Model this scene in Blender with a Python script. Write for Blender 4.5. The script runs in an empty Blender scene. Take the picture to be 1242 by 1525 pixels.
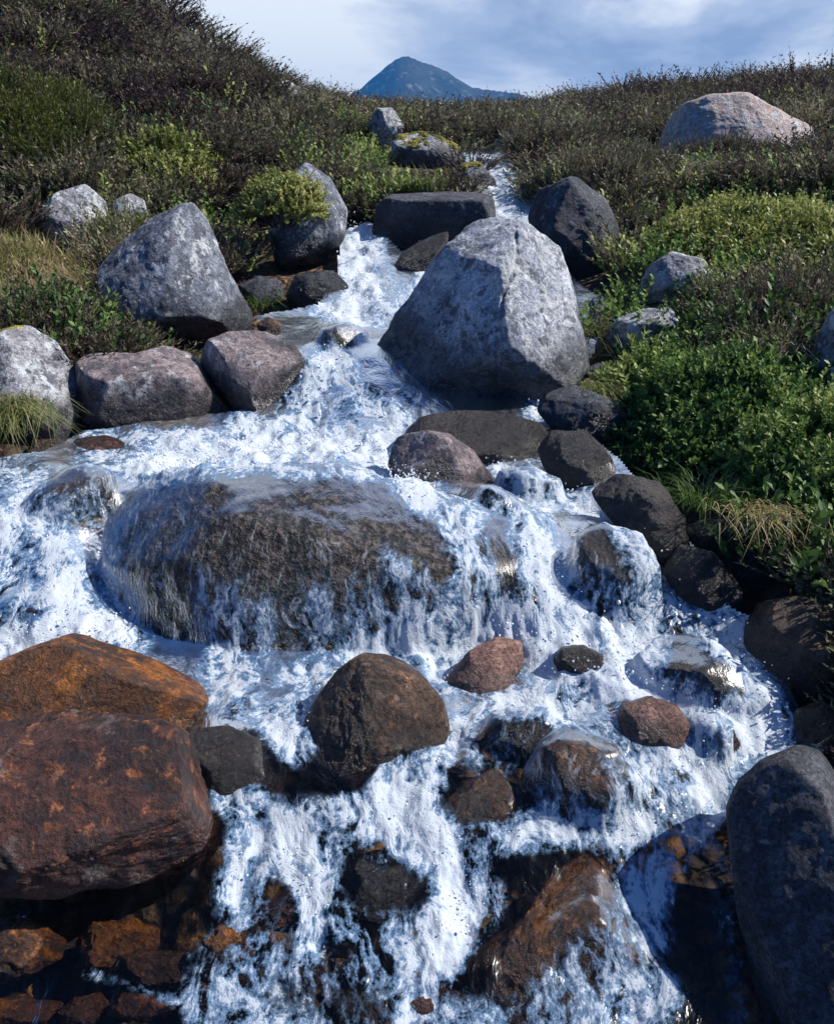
import bpy, bmesh, math, random
import numpy as np
from mathutils import Vector
from mathutils.bvhtree import BVHTree

SC = bpy.context.scene
COL = SC.collection
RNG = np.random.default_rng(7)

# ------------------------------------------------------------------ camera
CAM_Z = 1.6
PITCH = math.radians(19.0)
FPX = 1320.0                       # focal length in pixels of the 1242 x 1525 photograph
cam_d = bpy.data.cameras.new('camera'); cam = bpy.data.objects.new('camera', cam_d); COL.objects.link(cam)
cam.location = (0, 0, CAM_Z); cam.rotation_euler = (math.radians(90) - PITCH, 0, 0)
cam_d.sensor_fit = 'VERTICAL'; cam_d.angle = 2 * math.atan(762.5 / FPX)
cam_d.clip_start = 0.05; cam_d.clip_end = 6000
SC.camera = cam

# ------------------------------------------------------------------ light, sky, exposure
SUN_EL, SUN_AZ = math.radians(44), math.radians(90)     # azimuth from +Y towards +X
sun_d = bpy.data.lights.new('sun', 'SUN'); sun = bpy.data.objects.new('sun', sun_d); COL.objects.link(sun)
sun_d.energy = 4.8; sun_d.angle = math.radians(0.5); sun_d.color = (1.0, 0.95, 0.88)
sdir = Vector((math.sin(SUN_AZ) * math.cos(SUN_EL), math.cos(SUN_AZ) * math.cos(SUN_EL), math.sin(SUN_EL)))
sun.rotation_euler = sdir.to_track_quat('Z', 'Y').to_euler(); sun.location = (20, 5, 30)

world = bpy.data.worlds.new("World"); SC.world = world; world.use_nodes = True
def build_world():
    nt = world.node_tree; nt.nodes.clear(); N = nt.nodes; L = nt.links
    sky = N.new('ShaderNodeTexSky'); sky.sky_type = 'NISHITA'; sky.sun_disc = False
    sky.sun_elevation = SUN_EL; sky.sun_rotation = SUN_AZ; sky.ozone_density = 3.0
    tn = N.new('ShaderNodeMix'); tn.data_type = 'RGBA'; tn.blend_type = 'MULTIPLY'; tn.inputs[0].default_value = 1.0; tn.inputs[7].default_value = (0.3, 0.58, 1.08, 1)
    L.new(sky.outputs[0], tn.inputs[6])
    bg = N.new('ShaderNodeBackground'); L.new(tn.outputs[2], bg.inputs[0]); bg.inputs[1].default_value = 0.07
    tc = N.new('ShaderNodeTexCoord')
    mp = N.new('ShaderNodeMapping'); mp.inputs['Scale'].default_value = (1.0, 1.0, 2.6); mp.inputs['Location'].default_value = (0.35, 0.2, 0.1)
    L.new(tc.outputs['Generated'], mp.inputs[0])
    n1 = N.new('ShaderNodeTexNoise'); n1.inputs['Scale'].default_value = 3.4; n1.inputs['Detail'].default_value = 7; n1.inputs['Distortion'].default_value = 0.4
    n1.inputs['Roughness'].default_value = 0.56
    L.new(mp.outputs[0], n1.inputs['Vector'])
    cr = N.new('ShaderNodeValToRGB'); 
    # one bright bank low over the left shoulder of the hill
    dt = N.new('ShaderNodeVectorMath'); dt.operation = 'DOT_PRODUCT'; L.new(tc.outputs['Generated'], dt.inputs[0]); dt.inputs[1].default_value = (-0.13, 0.98, 0.125)
    bk = N.new('ShaderNodeMapRange'); bk.inputs['From Min'].default_value = 0.982; bk.inputs['From Max'].default_value = 1.0; bk.inputs['To Max'].default_value = 0.17; L.new(dt.outputs['Value'], bk.inputs['Value'])
    ad = N.new('ShaderNodeMath'); ad.operation = 'ADD'; L.new(n1.outputs['Fac'], ad.inputs[0]); L.new(bk.outputs[0], ad.inputs[1]); L.new(ad.outputs[0], cr.inputs[0])
    e = cr.color_ramp.elements; e[0].position = 0.4; e[0].color = (0.31, 0.385, 0.53, 1); e[1].position = 0.62; e[1].color = (0.86, 0.89, 0.9, 1)
    x = e.new(0.5); x.color = (0.47, 0.54, 0.67, 1)
    bc = N.new('ShaderNodeBackground'); L.new(cr.outputs[0], bc.inputs[0]); bc.inputs[1].default_value = 0.95
    # the cloud bank lies over the moor in the distance; overhead and behind it breaks up into blue
    sx = N.new('ShaderNodeSeparateXYZ'); L.new(tc.outputs['Generated'], sx.inputs[0])
    mr = N.new('ShaderNodeMapRange'); mr.inputs['From Min'].default_value = 0.3; mr.inputs['From Max'].default_value = 0.72
    mr.interpolation_type = 'SMOOTHSTEP'
    L.new(sx.outputs['Y'], mr.inputs['Value'])
    mx = N.new('ShaderNodeMixShader'); L.new(mr.outputs[0], mx.inputs[0]); L.new(bg.outputs[0], mx.inputs[1]); L.new(bc.outputs[0], mx.inputs[2])
    out = N.new('ShaderNodeOutputWorld'); L.new(mx.outputs[0], out.inputs[0])
build_world()

SC.view_settings.view_transform = 'Standard'; SC.view_settings.look = 'None'; SC.view_settings.gamma = 1.0
SC.view_settings.exposure = 0.5
SC.render.engine = 'CYCLES'
SC.cycles.use_denoising = True
SC.cycles.max_bounces = 8; SC.cycles.transparent_max_bounces = 16; SC.cycles.volume_bounces = 1
SC.cycles.caustics_reflective = False; SC.cycles.caustics_refractive = False

# ------------------------------------------------------------------ helpers
SP, CP = math.sin(PITCH), math.cos(PITCH)
def at(px, py, Y):
    """world point seen at photo pixel (px,py) standing Y metres ahead"""
    cx = (px - 621.0) / FPX; cy = (762.5 - py) / FPX
    d = Vector((cx, CP + cy * SP, -SP + cy * CP))
    t = Y / d.y
    return Vector((d.x * t, Y, CAM_Z + d.z * t))
def pix(P):
    """photo pixels of world points, used to lay out the plan of the place"""
    x = P[:, 0]; y = P[:, 1]; z = P[:, 2] - CAM_Z
    f = y * CP - z * SP; u = y * SP + z * CP
    f = np.where(f < 1e-3, 1e-3, f)
    return 621.0 + FPX * x / f, 762.5 - FPX * u / f
def sstep(a, b, x):
    t = np.clip((x - a) / (b - a), 0, 1); return t * t * (3 - 2 * t)

_g = np.random.default_rng(3); PERM = _g.permutation(256); PERM = np.concatenate([PERM, PERM, PERM])
GRAD = _g.normal(size=(256, 3)); GRAD /= np.linalg.norm(GRAD, axis=1)[:, None]
def perlin(p):
    i = np.floor(p).astype(np.int64); f = p - i; u = f * f * f * (f * (f * 6 - 15) + 10); i &= 255
    res = 0.0
    for dx in (0, 1):
        wx = u[:, 0] if dx else 1 - u[:, 0]
        for dy in (0, 1):
            wy = u[:, 1] if dy else 1 - u[:, 1]
            for dz in (0, 1):
                wz = u[:, 2] if dz else 1 - u[:, 2]
                h = PERM[PERM[PERM[(i[:, 0] + dx) & 255] + ((i[:, 1] + dy) & 255)] + ((i[:, 2] + dz) & 255)]
                g = GRAD[h]
                res = res + wx * wy * wz * (g[:, 0] * (f[:, 0] - dx) + g[:, 1] * (f[:, 1] - dy) + g[:, 2] * (f[:, 2] - dz))
    return res * 1.5
def fbm(p, octv=4, rough=0.5, ridged=False):
    a, s, r = 1.0, 0.0, 0.0
    for k in range(octv):
        n = perlin(p + 17.3 * k)
        if ridged: n = 1 - 2 * np.abs(n)
        r = r + a * n; s += a; a *= rough; p = p * 2.03
    return r / s

class RBF:
    def __init__(self, pts, lam=0.0, s=1.0):
        P = np.array(pts, float); self.c = P[:, :2]; self.s = s
        d = self.k(P[:, :2]); n = len(P)
        A = np.zeros((n + 3, n + 3)); A[:n, :n] = d + lam * np.eye(n)
        A[:n, n] = 1; A[:n, n + 1:] = self.c; A[n, :n] = 1; A[n + 1:, :n] = self.c.T
        self.w = np.linalg.solve(A, np.concatenate([P[:, 2], [0, 0, 0]]))
    def k(self, xy):
        d2 = ((xy[:, None, :] - self.c[None]) ** 2).sum(2); return -np.sqrt(d2 + 0.004)
    def __call__(self, xy):
        out = np.empty(len(xy)); n = len(self.c)
        for i in range(0, len(xy), 40000):
            q = xy[i:i + 40000]; out[i:i + 40000] = self.k(q) @ self.w[:n] + self.w[n] + q @ self.w[n + 1:]
        return out

def np_mesh(name, V, F, nper, smooth=True, attrs=None, mat=None):
    me = bpy.data.meshes.new(name); V = np.ascontiguousarray(V, np.float32); F = np.ascontiguousarray(F, np.int32).reshape(-1, nper)
    me.vertices.add(len(V)); me.vertices.foreach_set('co', V.ravel())
    me.loops.add(F.size); me.loops.foreach_set('vertex_index', F.ravel())
    me.polygons.add(len(F)); me.polygons.foreach_set('loop_start', np.arange(0, F.size, nper, dtype=np.int32))
    me.update(calc_edges=True)
    if smooth: me.polygons.foreach_set('use_smooth', np.ones(len(F), bool))
    for k, v in (attrs or {}).items():
        a = me.attributes.new(k, 'FLOAT', 'POINT'); a.data.foreach_set('value', np.ascontiguousarray(v, np.float32))
    if mat: me.materials.append(mat)
    me.update()
    return me
def obj(name, me, parent=None, loc=(0, 0, 0)):
    o = bpy.data.objects.new(name, me); COL.objects.link(o); o.location = loc
    if parent: o.parent = parent
    return o
def tag(o, label, cat, group=None, kind=None):
    o['label'] = label; o['category'] = cat
    if group: o['group'] = group
    if kind: o['kind'] = kind
    return o
def in_poly(x, y, poly):
    r = np.zeros(len(x), bool); n = len(poly)
    for i in range(n):
        x1, y1 = poly[i]; x2, y2 = poly[(i + 1) % n]
        if y1 == y2: continue
        c = ((y1 > y) != (y2 > y)) & (x < (x2 - x1) * (y - y1) / (y2 - y1) + x1)
        r ^= c
    return r

# node helper
class NT:
    def __init__(self, name):
        self.m = bpy.data.materials.new(name); self.m.use_nodes = True
        self.t = self.m.node_tree; self.t.nodes.clear(); self.out = self.t.nodes.new('ShaderNodeOutputMaterial')
    def n(self, typ, ins=None, **kw):
        nd = self.t.nodes.new(typ)
        for k, v in kw.items(): setattr(nd, k, v)
        for k, v in (ins or {}).items():
            s = nd.inputs[k]
            if isinstance(v, bpy.types.NodeSocket): self.t.links.new(v, s)
            else: s.default_value = v
        return nd
    def math(self, op, a, b=0.0, c=0.0, clamp=False):
        nd = self.n('ShaderNodeMath', operation=op, use_clamp=clamp)
        for i, v in enumerate((a, b, c)):
            if isinstance(v, bpy.types.NodeSocket): self.t.links.new(v, nd.inputs[i])
            else: nd.inputs[i].default_value = v
        return nd.outputs[0]
    def ss(self, x, a, b, lo=0.0, hi=1.0):
        nd = self.n('ShaderNodeMapRange', {'Value': x, 'From Min': a, 'From Max': b, 'To Min': lo, 'To Max': hi}, interpolation_type='SMOOTHSTEP'); return nd.outputs[0]
    def mix(self, f, a, b, mode='MIX'):
        nd = self.n('ShaderNodeMix', data_type='RGBA', blend_type=mode)
        for s, v in ((nd.inputs[0], f), (nd.inputs[6], a), (nd.inputs[7], b)):
            if isinstance(v, bpy.types.NodeSocket): self.t.links.new(v, s)
            else: s.default_value = v if not isinstance(v, tuple) else (tuple(v) + (1.0,))[:4]
        return nd.outputs[2]
    def noise(self, vec, scale, detail=4, rough=0.55, dist=0.0, out='Fac'):
        nd = self.n('ShaderNodeTexNoise', {'Scale': scale, 'Detail': detail, 'Roughness': rough, 'Distortion': dist, 'Vector': vec}); return nd.outputs[out]
    def attr(self, name): return self.n('ShaderNodeAttribute', attribute_name=name).outputs['Fac']
    def link(self, a, b): self.t.links.new(a, b)

# ------------------------------------------------------------------ plan of the place: water levels and banks (photo pixel, metres ahead)
WPTS = [(300,1900,1.0),(621,1800,1.08),(1000,1900,1.0),(0,1525,1.40),(621,1525,1.40),(1100,1525,1.40),(200,1420,1.52),(621,1400,1.55),(1000,1400,1.56),(380,1300,1.69),(700,1290,1.71),(1060,1260,1.74),
 (450,1200,1.83),(700,1180,1.86),(1050,1150,1.92),(330,1100,1.99),(450,1060,2.08),(740,1060,2.07),(1000,1040,2.12),(1160,1060,2.1),
 (340,1005,2.26),(560,960,2.40),(750,945,2.46),(950,950,2.42),(1080,930,2.46),(0,960,2.40),(120,945,2.44),(190,945,2.44),(-200,980,2.35),
 (0,720,3.0),(60,700,3.15),(130,690,3.25),(-120,740,2.95),(40,830,2.72),(130,820,2.78),(60,880,2.58),
 (300,690,3.27),(450,694,3.25),(560,694,3.25),(620,730,3.05),(700,765,2.88),(800,780,2.80),(760,860,2.58),(850,870,2.6),
 (900,735,3.08),(960,800,2.86),(1000,870,2.66),(940,880,2.62),(1060,905,2.54),(870,790,2.86),
 (150,650,3.60),(250,660,3.55),(420,655,3.62),(550,655,3.62),(600,690,3.36),
 (470,622,3.82),(560,612,3.84),(430,600,3.95),(450,532,4.14),(540,525,4.2),(580,560,4.05),(480,498,4.42),(560,498,4.42),(400,476,4.85),(530,478,4.85),(440,480,4.8),
 (500,466,5.0),(575,478,4.95),(600,440,5.2),(530,400,5.6),(540,348,6.3),(640,370,6.0),(665,350,6.35),(560,370,6.0),
 (700,370,6.2),(780,340,6.6),(740,320,6.9),(755,290,7.3),(740,250,8.3),(720,238,8.8),(680,232,9.3),(640,225,10),
 (860,450,5.3),(850,500,4.8),(840,557,4.2),(805,600,3.98),(790,640,3.78),(700,640,3.72),(840,700,3.36),(740,690,3.42),(770,735,3.12),(660,690,3.4),
 (950,640,3.5),(1000,740,3.05),(1080,850,2.65),(1150,950,2.35)]
WW = [tuple(at(*p)) for p in WPTS]
WW = [(x, y, z - (.055 if y < 2.55 else .03 if y < 6.4 else -.03)) for x, y, z in WW]
WW += [(*tuple(at(px, 900, Y))[:2], .30) for px in (230, 330, 440, 560, 680) for Y in (2.55, 2.85)]
water_rbf = RBF(WW, 0.002)
BANK = [(60,640,3.75),(30,470,4.35),(140,490,4.7),(0,400,4.9),(110,400,5.2),(20,340,6.2),(110,378,5.8),(0,200,7.2),(150,255,6.9),(300,260,7.3),(395,385,6.5),(370,440,5.6),(200,160,8.6),(0,100,8.6),(300,140,9.6),
 (100,62,10.2),(240,112,12),(330,122,13),(400,152,14),(450,185,11),(480,166,16.5),(525,300,7.2),(500,230,9.5),(550,176,22),(0,-40,10.5),(-250,-40,9.5),(-250,300,5.6),(-200,520,4.2),(-200,650,3.6),(-260,850,2.9),
 (150,-110,13.5),(-200,-300,12.5),(240,115,20),(330,140,20),(560,210,10.2),(600,270,7.8),(640,188,16),(640,178,28),(760,180,28),(850,178,24),(700,212,12.2),(780,215,10.2),
 (880,252,8.2),(950,150,16.5),(1000,258,8.7),(1120,262,8.9),(1080,132,15.5),(1242,126,15.5),(1500,100,15),(1242,255,7.6),(1100,300,6.6),(960,400,5.4),(1010,462,4.8),(1100,420,5.1),(1242,380,5.3),(905,490,4.75),
 (930,550,4.25),(955,660,3.7),(1060,600,3.8),(1200,580,3.7),(1050,745,3.15),(1200,760,2.95),(1260,840,2.7),(1180,890,2.6),(1330,950,2.35),(1420,700,3),(1290,1100,2.1),(1420,400,5),(1280,1300,1.72),(1320,1500,1.42),
 (920,420,5.6),(800,250,8.3),(-140,1010,2.3),(-220,1300,1.7),(-150,1100,2.05),(250,480,5.2),(420,400,6.2)]
GW = [tuple(at(*p)) for p in BANK]
for x, y, z in WW: GW.append((x, y, z - 0.2 if y < 5.5 else z - 0.1))
GW += [(0,0.4,-.25),(-1.5,0.4,0),(1.6,0.4,.1),(0,-2,-.5),(-3,-2,0),(3,-2,.2),(-6,0,.6),(6,0,.8),(-4,2,.7),(4,2.2,.9),(-12,5,3.5),(12,6,3.0),(-9,3,2.2),(9,3,1.6)]
GW += [(0,60,4.0),(-40,50,6.5),(40,50,5.2),(-25,28,6.5),(25,28,5.0),(0,40,4.3),(-20,15,6.5),(22,16,4.6),(-60,0,6),(60,0,5),(0,-40,-4),(-40,-40,0),(40,-40,0)]
ground_rbf = RBF(GW, 0.01)
def ground_z(xy):
    r = np.hypot(xy[:, 0], xy[:, 1])
    w = sstep(40, 75, r); q = xy * np.minimum(1, 75 / np.maximum(r, 1e-6))[:, None]
    z = ground_rbf(q); z = z * (1 - w) + w * 2.5
    P = np.column_stack([xy, np.zeros(len(xy))])
    return z + 0.035 * fbm(P * 2.3, 4) + 0.25 * sstep(8, 20, r) * fbm(P * 0.35 + 5, 3) + 3 * sstep(80, 300, r) * fbm(P * 0.01, 3)
def gz(x, y): return float(ground_z(np.array([[x, y]]))[0])
def wz_at(xy): return water_rbf(xy)

STREAM = [(-600,1000),(-500,690),(-100,690),(60,672),(120,640),(240,628),(355,610),(430,560),(400,500),(375,470),(470,455),(500,410),(505,345),(550,325),(600,375),(655,330),(708,308),(704,262),(684,243),(676,222),(775,222),(800,290),(810,350),(860,420),(900,450),(900,500),(875,545),(830,600),(930,690),(1020,780),(1070,890),(1120,915),(1190,1050),(1230,1120),(1190,1250),(1165,1540),(1200,2200),(-900,2200)]

# ------------------------------------------------------------------ materials
def rock_mat(name, base, dark, lichen=None, lthr=0.55, stain=None, sthr=0.55, spots=0.62, wetmul=0.26, dryrough=0.85, speck=0.5, wetall=0.0, blotch=0, grain=0.0):
    T = NT(name)
    tc = T.n('ShaderNodeTexCoord'); oi = T.n('ShaderNodeObjectInfo')
    off = T.n('ShaderNodeVectorMath', {0: T.n('ShaderNodeCombineXYZ', {0: oi.outputs['Random'], 1: T.math('MULTIPLY', oi.outputs['Random'], 3.7), 2: T.math('MULTIPLY', oi.outputs['Random'], 7.1)}).outputs[0]}, operation='SCALE')
    off.inputs['Scale'].default_value = 37.0
    vec = T.n('ShaderNodeVectorMath', {0: tc.outputs['Object'], 1: off.outputs[0]}, operation='ADD').outputs[0]
    big = T.n('ShaderNodeMix', {0: 0.55, 2: T.noise(vec, 4.5, 6, 0.6, 0.4), 3: T.noise(vec, 17, 10, 0.78, 0.3)}).outputs[0]; med = T.noise(vec, 22, 5, 0.65); fine = T.noise(vec, 85, 5, 0.75)
    col = T.mix(T.ss(big, 0.41, 0.58), dark, base)
    if stain is not None:
        s = T.noise(vec, 6.5, 7, 0.68, 0.6); sm = T.ss(s, sthr, sthr + 0.1)
        col = T.mix(sm, col, stain)
        s2 = T.noise(vec, 19, 5, 0.7, 0.3); col = T.mix(T.math('MULTIPLY', T.ss(s2, 0.55, 0.68), 0.7), col, tuple(min(1, c * 1.9 + 0.03) for c in stain))
    k = T.ss(fine, 0.3, 0.7, 1.0 - speck, 1.0 + speck)
    k2 = T.ss(med, 0.3, 0.7, 0.7, 1.3)
    col = T.mix(1.0, col, T.n('ShaderNodeCombineXYZ', {0: T.math('MULTIPLY', k, k2), 1: T.math('MULTIPLY', k, k2), 2: T.math('MULTIPLY', k, k2)}).outputs[0], 'MULTIPLY')
    if blotch: 
        bn = T.noise(vec, 11, 9, 0.72, 0.4); col = T.mix(T.math('MULTIPLY', T.ss(bn, blotch, blotch + 0.05), 0.75), col, (0.055, 0.06, 0.075))
    if grain:
        gn = T.noise(vec, 42, 3, 0.6); col = T.mix(T.math('MULTIPLY', T.ss(gn, 0.52, 0.6), grain), col, tuple(min(1, c * 2.6 + .03) for c in base)); col = T.mix(T.ss(gn, 0.47, 0.4, 0.0, 0.7), col, tuple(c * .3 for c in dark))
    wet = T.attr('wet')
    if wetall: wet = T.math('MAXIMUM', wet, wetall)
    h = T.math('ADD', T.math('MULTIPLY', med, 0.5), T.math('MULTIPLY', fine, 0.35))
    if grain: h = T.math('ADD', h, T.math('MULTIPLY', gn, 1.1))
    if lichen is not None:
        ln = T.noise(vec, 7.5, 8, 0.7, 0.2); ln2 = T.noise(vec, 45, 3, 0.6)
        lv = T.math('ADD', ln, T.math('MULTIPLY', T.math('SUBTRACT', ln2, 0.5), 0.22))
        lm = T.math('MULTIPLY', T.ss(lv, lthr, lthr + 0.07), T.math('SUBTRACT', 1.0, T.math('MULTIPLY', wet, 0.9)), clamp=True)
        lc = T.mix(T.ss(T.noise(vec, 30, 4), 0.4, 0.62), tuple(c * 0.7 for c in lichen), lichen)
        col = T.mix(lm, col, lc); h = T.math('ADD', h, T.math('MULTIPLY', lm, 0.15))
    dn = T.noise(vec, 26, 6, 0.72, 0.3); dm = T.ss(dn, spots, spots + 0.06)
    col = T.mix(T.math('MULTIPLY', dm, 0.8), col, (0.03, 0.032, 0.035))
    # cracks
    vo = T.n('ShaderNodeTexVoronoi', {'Scale': 3.3, 'Vector': T.n('ShaderNodeVectorMath', {0: vec, 1: T.n('ShaderNodeVectorMath', {0: T.n('ShaderNodeTexNoise', {'Scale': 5.0, 'Detail': 5, 'Vector': vec}).outputs['Color'], 'Scale': 0.35}, operation='SCALE').outputs[0]}, operation='ADD').outputs[0]}, feature='DISTANCE_TO_EDGE')
    ck = T.math('MULTIPLY', T.ss(vo.outputs['Distance'], 0.0, 0.012, 1.0, 0.0), T.ss(big, 0.45, 0.6))
    col = T.mix(T.math('MULTIPLY', ck, 0.25), col, tuple(c * 0.15 for c in dark)); h = T.math('SUBTRACT', h, T.math('MULTIPLY', ck, 0.15))
    wm = T.ss(wet, 0.0, 1.0, 1.0, wetmul)
    col = T.mix(1.0, col, T.n('ShaderNodeCombineXYZ', {0: wm, 1: wm, 2: wm}).outputs[0], 'MULTIPLY')
    rg = T.math('ADD', T.ss(wet, 0.1, 0.9, dryrough, 0.24), T.math('MULTIPLY', T.math('SUBTRACT', fine, 0.5), 0.25), clamp=True)
    bp = T.n('ShaderNodeBump', {'Strength': 0.85, 'Distance': 0.034, 'Height': h})
    b = T.n('ShaderNodeBsdfPrincipled', {'Base Color': col, 'Roughness': rg, 'Normal': bp.outputs[0]})
    b.inputs['Specular IOR Level'].default_value = 0.4
    T.link(b.outputs[0], T.out.inputs[0]); return T.m

M = {}
M['pale'] = rock_mat('pale lichen granite', (0.42, 0.41, 0.42), (0.18, 0.18, 0.2), (0.62, 0.64, 0.65), 0.5, spots=0.56, blotch=.52)
M['grey'] = rock_mat('blue grey granite', (0.28, 0.3, 0.345), (0.105, 0.115, 0.15), (0.58, 0.6, 0.62), 0.53, spots=0.56, blotch=.5)
M['big'] = rock_mat('big granite', (0.54, 0.555, 0.59), (0.22, 0.24, 0.29), (0.66, 0.68, 0.69), 0.52, spots=0.58, blotch=.53)
M['lit'] = rock_mat('pink white granite', (0.5, 0.43, 0.4), (0.36, 0.29, 0.26), (0.62, 0.62, 0.62), 0.52, stain=(0.42, 0.2, 0.12), sthr=0.62, spots=0.64)
M['pink'] = rock_mat('pinkish granite', (0.3, 0.24, 0.235), (0.15, 0.115, 0.12), (0.5, 0.48, 0.48), 0.55, spots=0.56, blotch=.52)
M['pebble'] = rock_mat('pink brown stone', (0.3, 0.17, 0.13), (0.17, 0.09, 0.07), None, spots=0.66, wetmul=0.5, speck=0.7)
M['brown'] = rock_mat('wet brown stone', (0.13, 0.078, 0.05), (0.045, 0.032, 0.028), (0.4, 0.27, 0.2), 0.57, stain=(0.24, 0.1, 0.035), sthr=0.56, spots=0.58, wetmul=0.42, speck=0.7)
M['dark'] = rock_mat('dark wet stone', (0.085, 0.068, 0.06), (0.03, 0.027, 0.028), (0.2, 0.19, 0.18), 0.68, spots=0.58, wetmul=0.4, wetall=0.55, speck=0.6)
M['orange'] = rock_mat('orange stained stone', (0.13, 0.05, 0.018), (0.045, 0.024, 0.018), (0.26, 0.27, 0.32), 0.6, stain=(0.3, 0.105, 0.018), sthr=0.5, spots=0.58, wetmul=0.55, wetall=0.5, speck=0.6)
M['rust'] = rock_mat('red brown stone', (0.1, 0.038, 0.028), (0.03, 0.016, 0.017), (0.36, 0.29, 0.26), 0.575, stain=(0.26, 0.085, 0.025), sthr=0.58, spots=0.57, wetmul=0.5, wetall=0.6, speck=0.6)
M['slab'] = rock_mat('wet mossy slab stone', (0.092, 0.07, 0.056), (0.024, 0.024, 0.022), (0.34, 0.27, 0.22), 0.6, stain=(0.07, 0.085, 0.025), sthr=0.56, spots=0.57, wetmul=0.55, wetall=0.5, speck=0.7, grain=0.7)
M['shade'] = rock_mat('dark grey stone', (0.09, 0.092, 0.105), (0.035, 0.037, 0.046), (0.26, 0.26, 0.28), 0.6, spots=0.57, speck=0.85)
M['peat'] = rock_mat('moss', (0.2, 0.17, 0.03), (0.09, 0.1, 0.02), None, stain=(0.3, 0.22, 0.03), sthr=0.55, spots=0.6, speck=0.8)

def plant_mat(name, stops, rough=0.6, trans=0.25):
    T = NT(name); t = T.attr('tint')
    cr = T.n('ShaderNodeValToRGB', {'Fac': t}); e = cr.color_ramp.elements
    e[0].position, e[0].color = stops[0][0], (*stops[0][1], 1); e[1].position, e[1].color = stops[-1][0], (*stops[-1][1], 1)
    for p, c in stops[1:-1]:
        x = e.new(p); x.color = (*c, 1)
    d = T.n('ShaderNodeBsdfPrincipled', {'Base Color': cr.outputs[0], 'Roughness': rough}); d.inputs['Specular IOR Level'].default_value = 0.25
    tr = T.n('ShaderNodeBsdfTranslucent', {'Color': cr.outputs[0]})
    mx = T.n('ShaderNodeMixShader', {0: trans, 1: d.outputs[0], 2: tr.outputs[0]}); T.link(mx.outputs[0], T.out.inputs[0]); return T.m
M['heather'] = plant_mat('heather', [(0, (0.05, 0.032, 0.032)), (0.2, (0.12, 0.08, 0.07)), (0.38, (0.1, 0.115, 0.045)), (0.56, (0.2, 0.15, 0.125)), (0.72, (0.19, 0.22, 0.08)), (0.86, (0.3, 0.24, 0.19)), (1, (0.42, 0.38, 0.24))])
M['bilberry'] = plant_mat('bilberry leaves', [(0, (0.035, 0.07, 0.02)), (0.4, (0.075, 0.15, 0.035)), (0.7, (0.17, 0.27, 0.06)), (1, (0.38, 0.42, 0.13))], 0.45, 0.35)
M['yellow'] = plant_mat('yellow green leaves', [(0, (0.07, 0.08, 0.02)), (0.4, (0.18, 0.2, 0.05)), (0.75, (0.33, 0.36, 0.1)), (1, (0.5, 0.47, 0.18))], 0.45, 0.35)
M['grass'] = plant_mat('grass', [(0, (0.03, 0.06, 0.015)), (0.35, (0.07, 0.14, 0.03)), (0.6, (0.17, 0.22, 0.06)), (0.8, (0.34, 0.27, 0.12)), (1, (0.5, 0.41, 0.24))], 0.5, 0.35)
M['twig'] = plant_mat('twigs', [(0, (0.03, 0.02, 0.015)), (1, (0.12, 0.09, 0.07))], 0.7, 0.0)

def ground_mat():
    T = NT('peaty ground'); p = T.n('ShaderNodeNewGeometry').outputs['Position']
    a = T.noise(p, 1.7, 6, 0.6); b = T.noise(p, 14, 6, 0.65); c = T.noise(p, 70, 4, 0.7)
    col = T.mix(T.ss(a, 0.4, 0.6), (0.022, 0.017, 0.013), (0.045, 0.05, 0.016))
    col = T.mix(T.ss(b, 0.5, 0.62), col, (0.075, 0.055, 0.035)); col = T.mix(T.ss(c, 0.56, 0.66), col, (0.1, 0.085, 0.06))
    vo = T.n('ShaderNodeTexVoronoi', {'Scale': 13.0, 'Vector': p, 'Randomness': 1.0}); ve = T.n('ShaderNodeTexVoronoi', {'Scale': 13.0, 'Vector': p}, feature='DISTANCE_TO_EDGE')
    st = T.mix(T.n('ShaderNodeSeparateColor', {0: vo.outputs['Color']}).outputs[0], (0.07, 0.04, 0.022), (0.34, 0.17, 0.05))
    st = T.mix(T.ss(b, 0.42, 0.62), (0.045, 0.03, 0.02), st); st = T.mix(T.ss(ve.outputs['Distance'], 0.0, 0.12, 1, 0), st, (0.02, 0.014, 0.01))
    col = T.mix(T.attr('bed'), col, st)
    h = T.math('ADD', T.math('MULTIPLY', b, 0.7), T.math('MULTIPLY', c, 0.4))
    h = T.math('ADD', h, T.math('MULTIPLY', T.ss(ve.outputs['Distance'], 0.0, 0.25), T.math('MULTIPLY', T.attr('bed'), 0.8)))
    bp = T.n('ShaderNodeBump', {'Strength': 0.8, 'Distance': 0.04, 'Height': h})
    s = T.n('ShaderNodeBsdfPrincipled', {'Base Color': col, 'Roughness': 0.85, 'Normal': bp.outputs[0]}); T.link(s.outputs[0], T.out.inputs[0]); return T.m
M['ground'] = ground_mat()

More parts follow.
